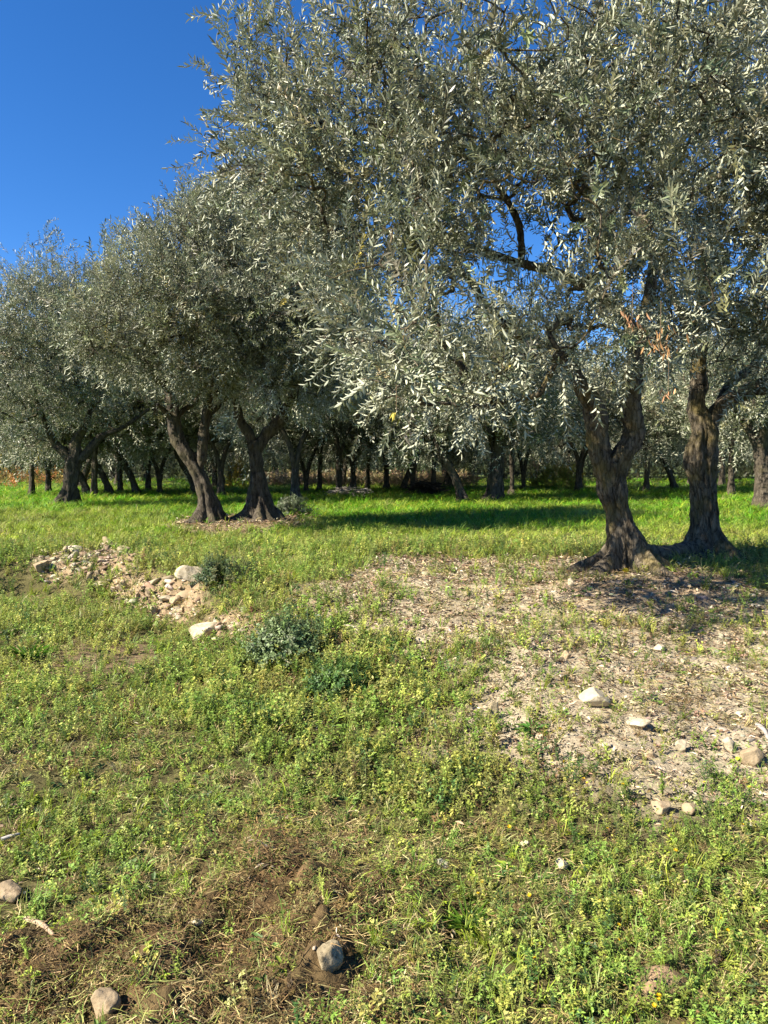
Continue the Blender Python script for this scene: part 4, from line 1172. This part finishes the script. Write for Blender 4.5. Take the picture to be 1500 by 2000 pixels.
def rosette(px, py, n, L, W, colr, lab, el=(.1, .9)):
    P = Proto(); p = at(px, py)
    for k in range(n):
        a = k / n * 6.283 + pr.uniform(-.3, .3); e = pr.uniform(*el)
        P.leaf((math.cos(a) * .012, math.sin(a) * .012, .005), (math.cos(a), math.sin(a), e), (0, 0, 1), L * pr.uniform(.65, 1.1), W * pr.uniform(.8, 1.1), .35, .3, True, tuple(np.array(colr) * pr.uniform(.7, 1.3)))
    V, Q, own, lid = P.done()
    o = put('plant', make_mesh('plant', V, [Q], M_HERB, own)); o.location = p
    tag(o, lab, 'plant', 'broad-leaved plants')
rosette(1040, 1428, 22, .10, .022, (.06, .15, .02), 'dark green jagged rosette growing on the gravel left of the wedge-shaped stone')
rosette(1216, 1905, 12, .065, .026, (.16, .28, .03), 'bright green broad-leaved seedling beside the dug soil patch')
rosette(520, 1850, 14, .06, .024, (.13, .22, .05), 'pale green leafy plant in the churned soil left of the upright grey brown stone')
rosette(250, 1700, 14, .055, .022, (.17, .24, .09), 'greyish green leafy plant in the mown patch at left')
rosette(915, 1790, 46, .10, .0045, (.15, .29, .03), 'fresh green grass tussock at the edge of the broken sod', (.6, 1.6))
rosette(60, 1290, 60, .20, .009, (.10, .22, .02), 'vivid green tall tuft at the left edge below the bank', (.6, 1.6))

# sticks and stalks
def stick_thing(a, b, r_, colr, lab, name='stick', lift=.02):
    p, q = at(*a), at(*b); mid_ = (p + q) / 2
    pts = [p + (0, 0, lift), mid_ + np.array([.01, .0, lift * 1.3]), q + (0, 0, lift)]
    P, Rr = catmull(pts, [r_, r_ * .95, r_ * .6], .02)
    V, Q, T = tube(P - p, Rr, 10, 3, .25)
    o = put(name, make_mesh(name, V, [Q, T], M_DRY, np.tile(colr, (len(V), 1)), smooth=True)); o.location = p
    tag(o, lab, name)
stick_thing((50, 1795), (105, 1835), .009, (.42, .31, .20), 'bare tan stick lying on the churned soil near the left edge')
stick_thing((520, 1308), (566, 1318), .008, (.50, .45, .28), 'pale curved dry stalk lying under the blue-green shrub', 'stalk', .10)
stick_thing((672, 1236), (700, 1246), .006, (.40, .34, .26), 'thin dry stalk poking from herbs at the edge of the gravel', 'stalk', .06)
stick_thing((1478, 1430), (1500, 1462), .012, (.36, .32, .28), 'weathered grey stick on the gravel cut by the right edge of the photo')
stick_thing((2, 1640), (42, 1628), .008, (.45, .42, .38), 'short bleached stick by the left edge above the flat buff stone')
# dark dried seed head standing among the herbs
p = at(748, 1308); P = Proto()
P.stick((0, 0, -.02), (.005, 0, .14), .004, (.12, .08, .05))
for k in range(40):
    a = pr.uniform(0, 6.28); P.leaf((0, 0, .07 + .07 * pr.random()), (math.cos(a), math.sin(a), .8), (0, 0, 1), .022, .012, .3, .2, False, (.045, .030, .022))
V, Q, own, lid = P.done()
o = put('seed_head', make_mesh('seed_head', V, [Q], M_DRY, own)); o.location = p
tag(o, 'dark brown dried seed head standing upright among the herbs', 'seed head')

# yellow wildflowers
P = Proto()
P.stick((0, 0, -.04), (0, 0, .05), .0014, (.14, .22, .04))
for ring_, el in ((0, .35), (1, .9)):
    for k in range(9):
        a = k / 9 * 6.283 + ring_ * .35
        P.leaf((0, 0, .05), (math.cos(a), math.sin(a), el), (0, 0, 1), .013, .007, .2, .1, False, (.78, .55, .02))
V, Q, own, lid = P.done()
fme = make_mesh('wildflower', V, [Q], M_HERB, own)
spots = [(1443, 1647), (1410, 1832), (1412, 1856), (1493, 1836), (1040, 1916), (1048, 1912), (1284, 1980), (1276, 1986), (1215, 1567), (1185, 1652), (1312, 1700), (1467, 1560), (1378, 1560), (1135, 1552), (1150, 1556), (1094, 1512), (1092, 1454),
         (940, 1738), (932, 1755), (1176, 1795), (1200, 1840), (1212, 1860), (605, 1375), (618, 1372), (742, 1398), (880, 1384), (915, 1392), (1034, 1780), (946, 1566), (990, 1640), (1290, 1985)]
for k, s_ in enumerate(spots):
    o = put('wildflower', fme); p = at(*s_); o.location = (p[0], p[1], p[2] + .02)
    o.rotation_euler = (pr.uniform(-.4, .4), pr.uniform(-.4, .4), pr.uniform(0, 6)); sc = pr.uniform(.5, .8) * (np.linalg.norm(p - CAM) / 2.9) ** .5; o.scale = (sc, sc, sc)
    tag(o, 'tiny yellow wildflower blooming among the weeds', 'flower', 'yellow wildflowers in the weeds')
o = put('wildflower', fme); p = at(1217, 1150); o.location = (p[0], p[1], p[2] + .02); o.scale = (3.0, 3.0, 2.2); o.rotation_euler = (.5, 0, 0)
tag(o, 'solitary bright yellow bloom on bare earth at the foot of the forked olive', 'flower')
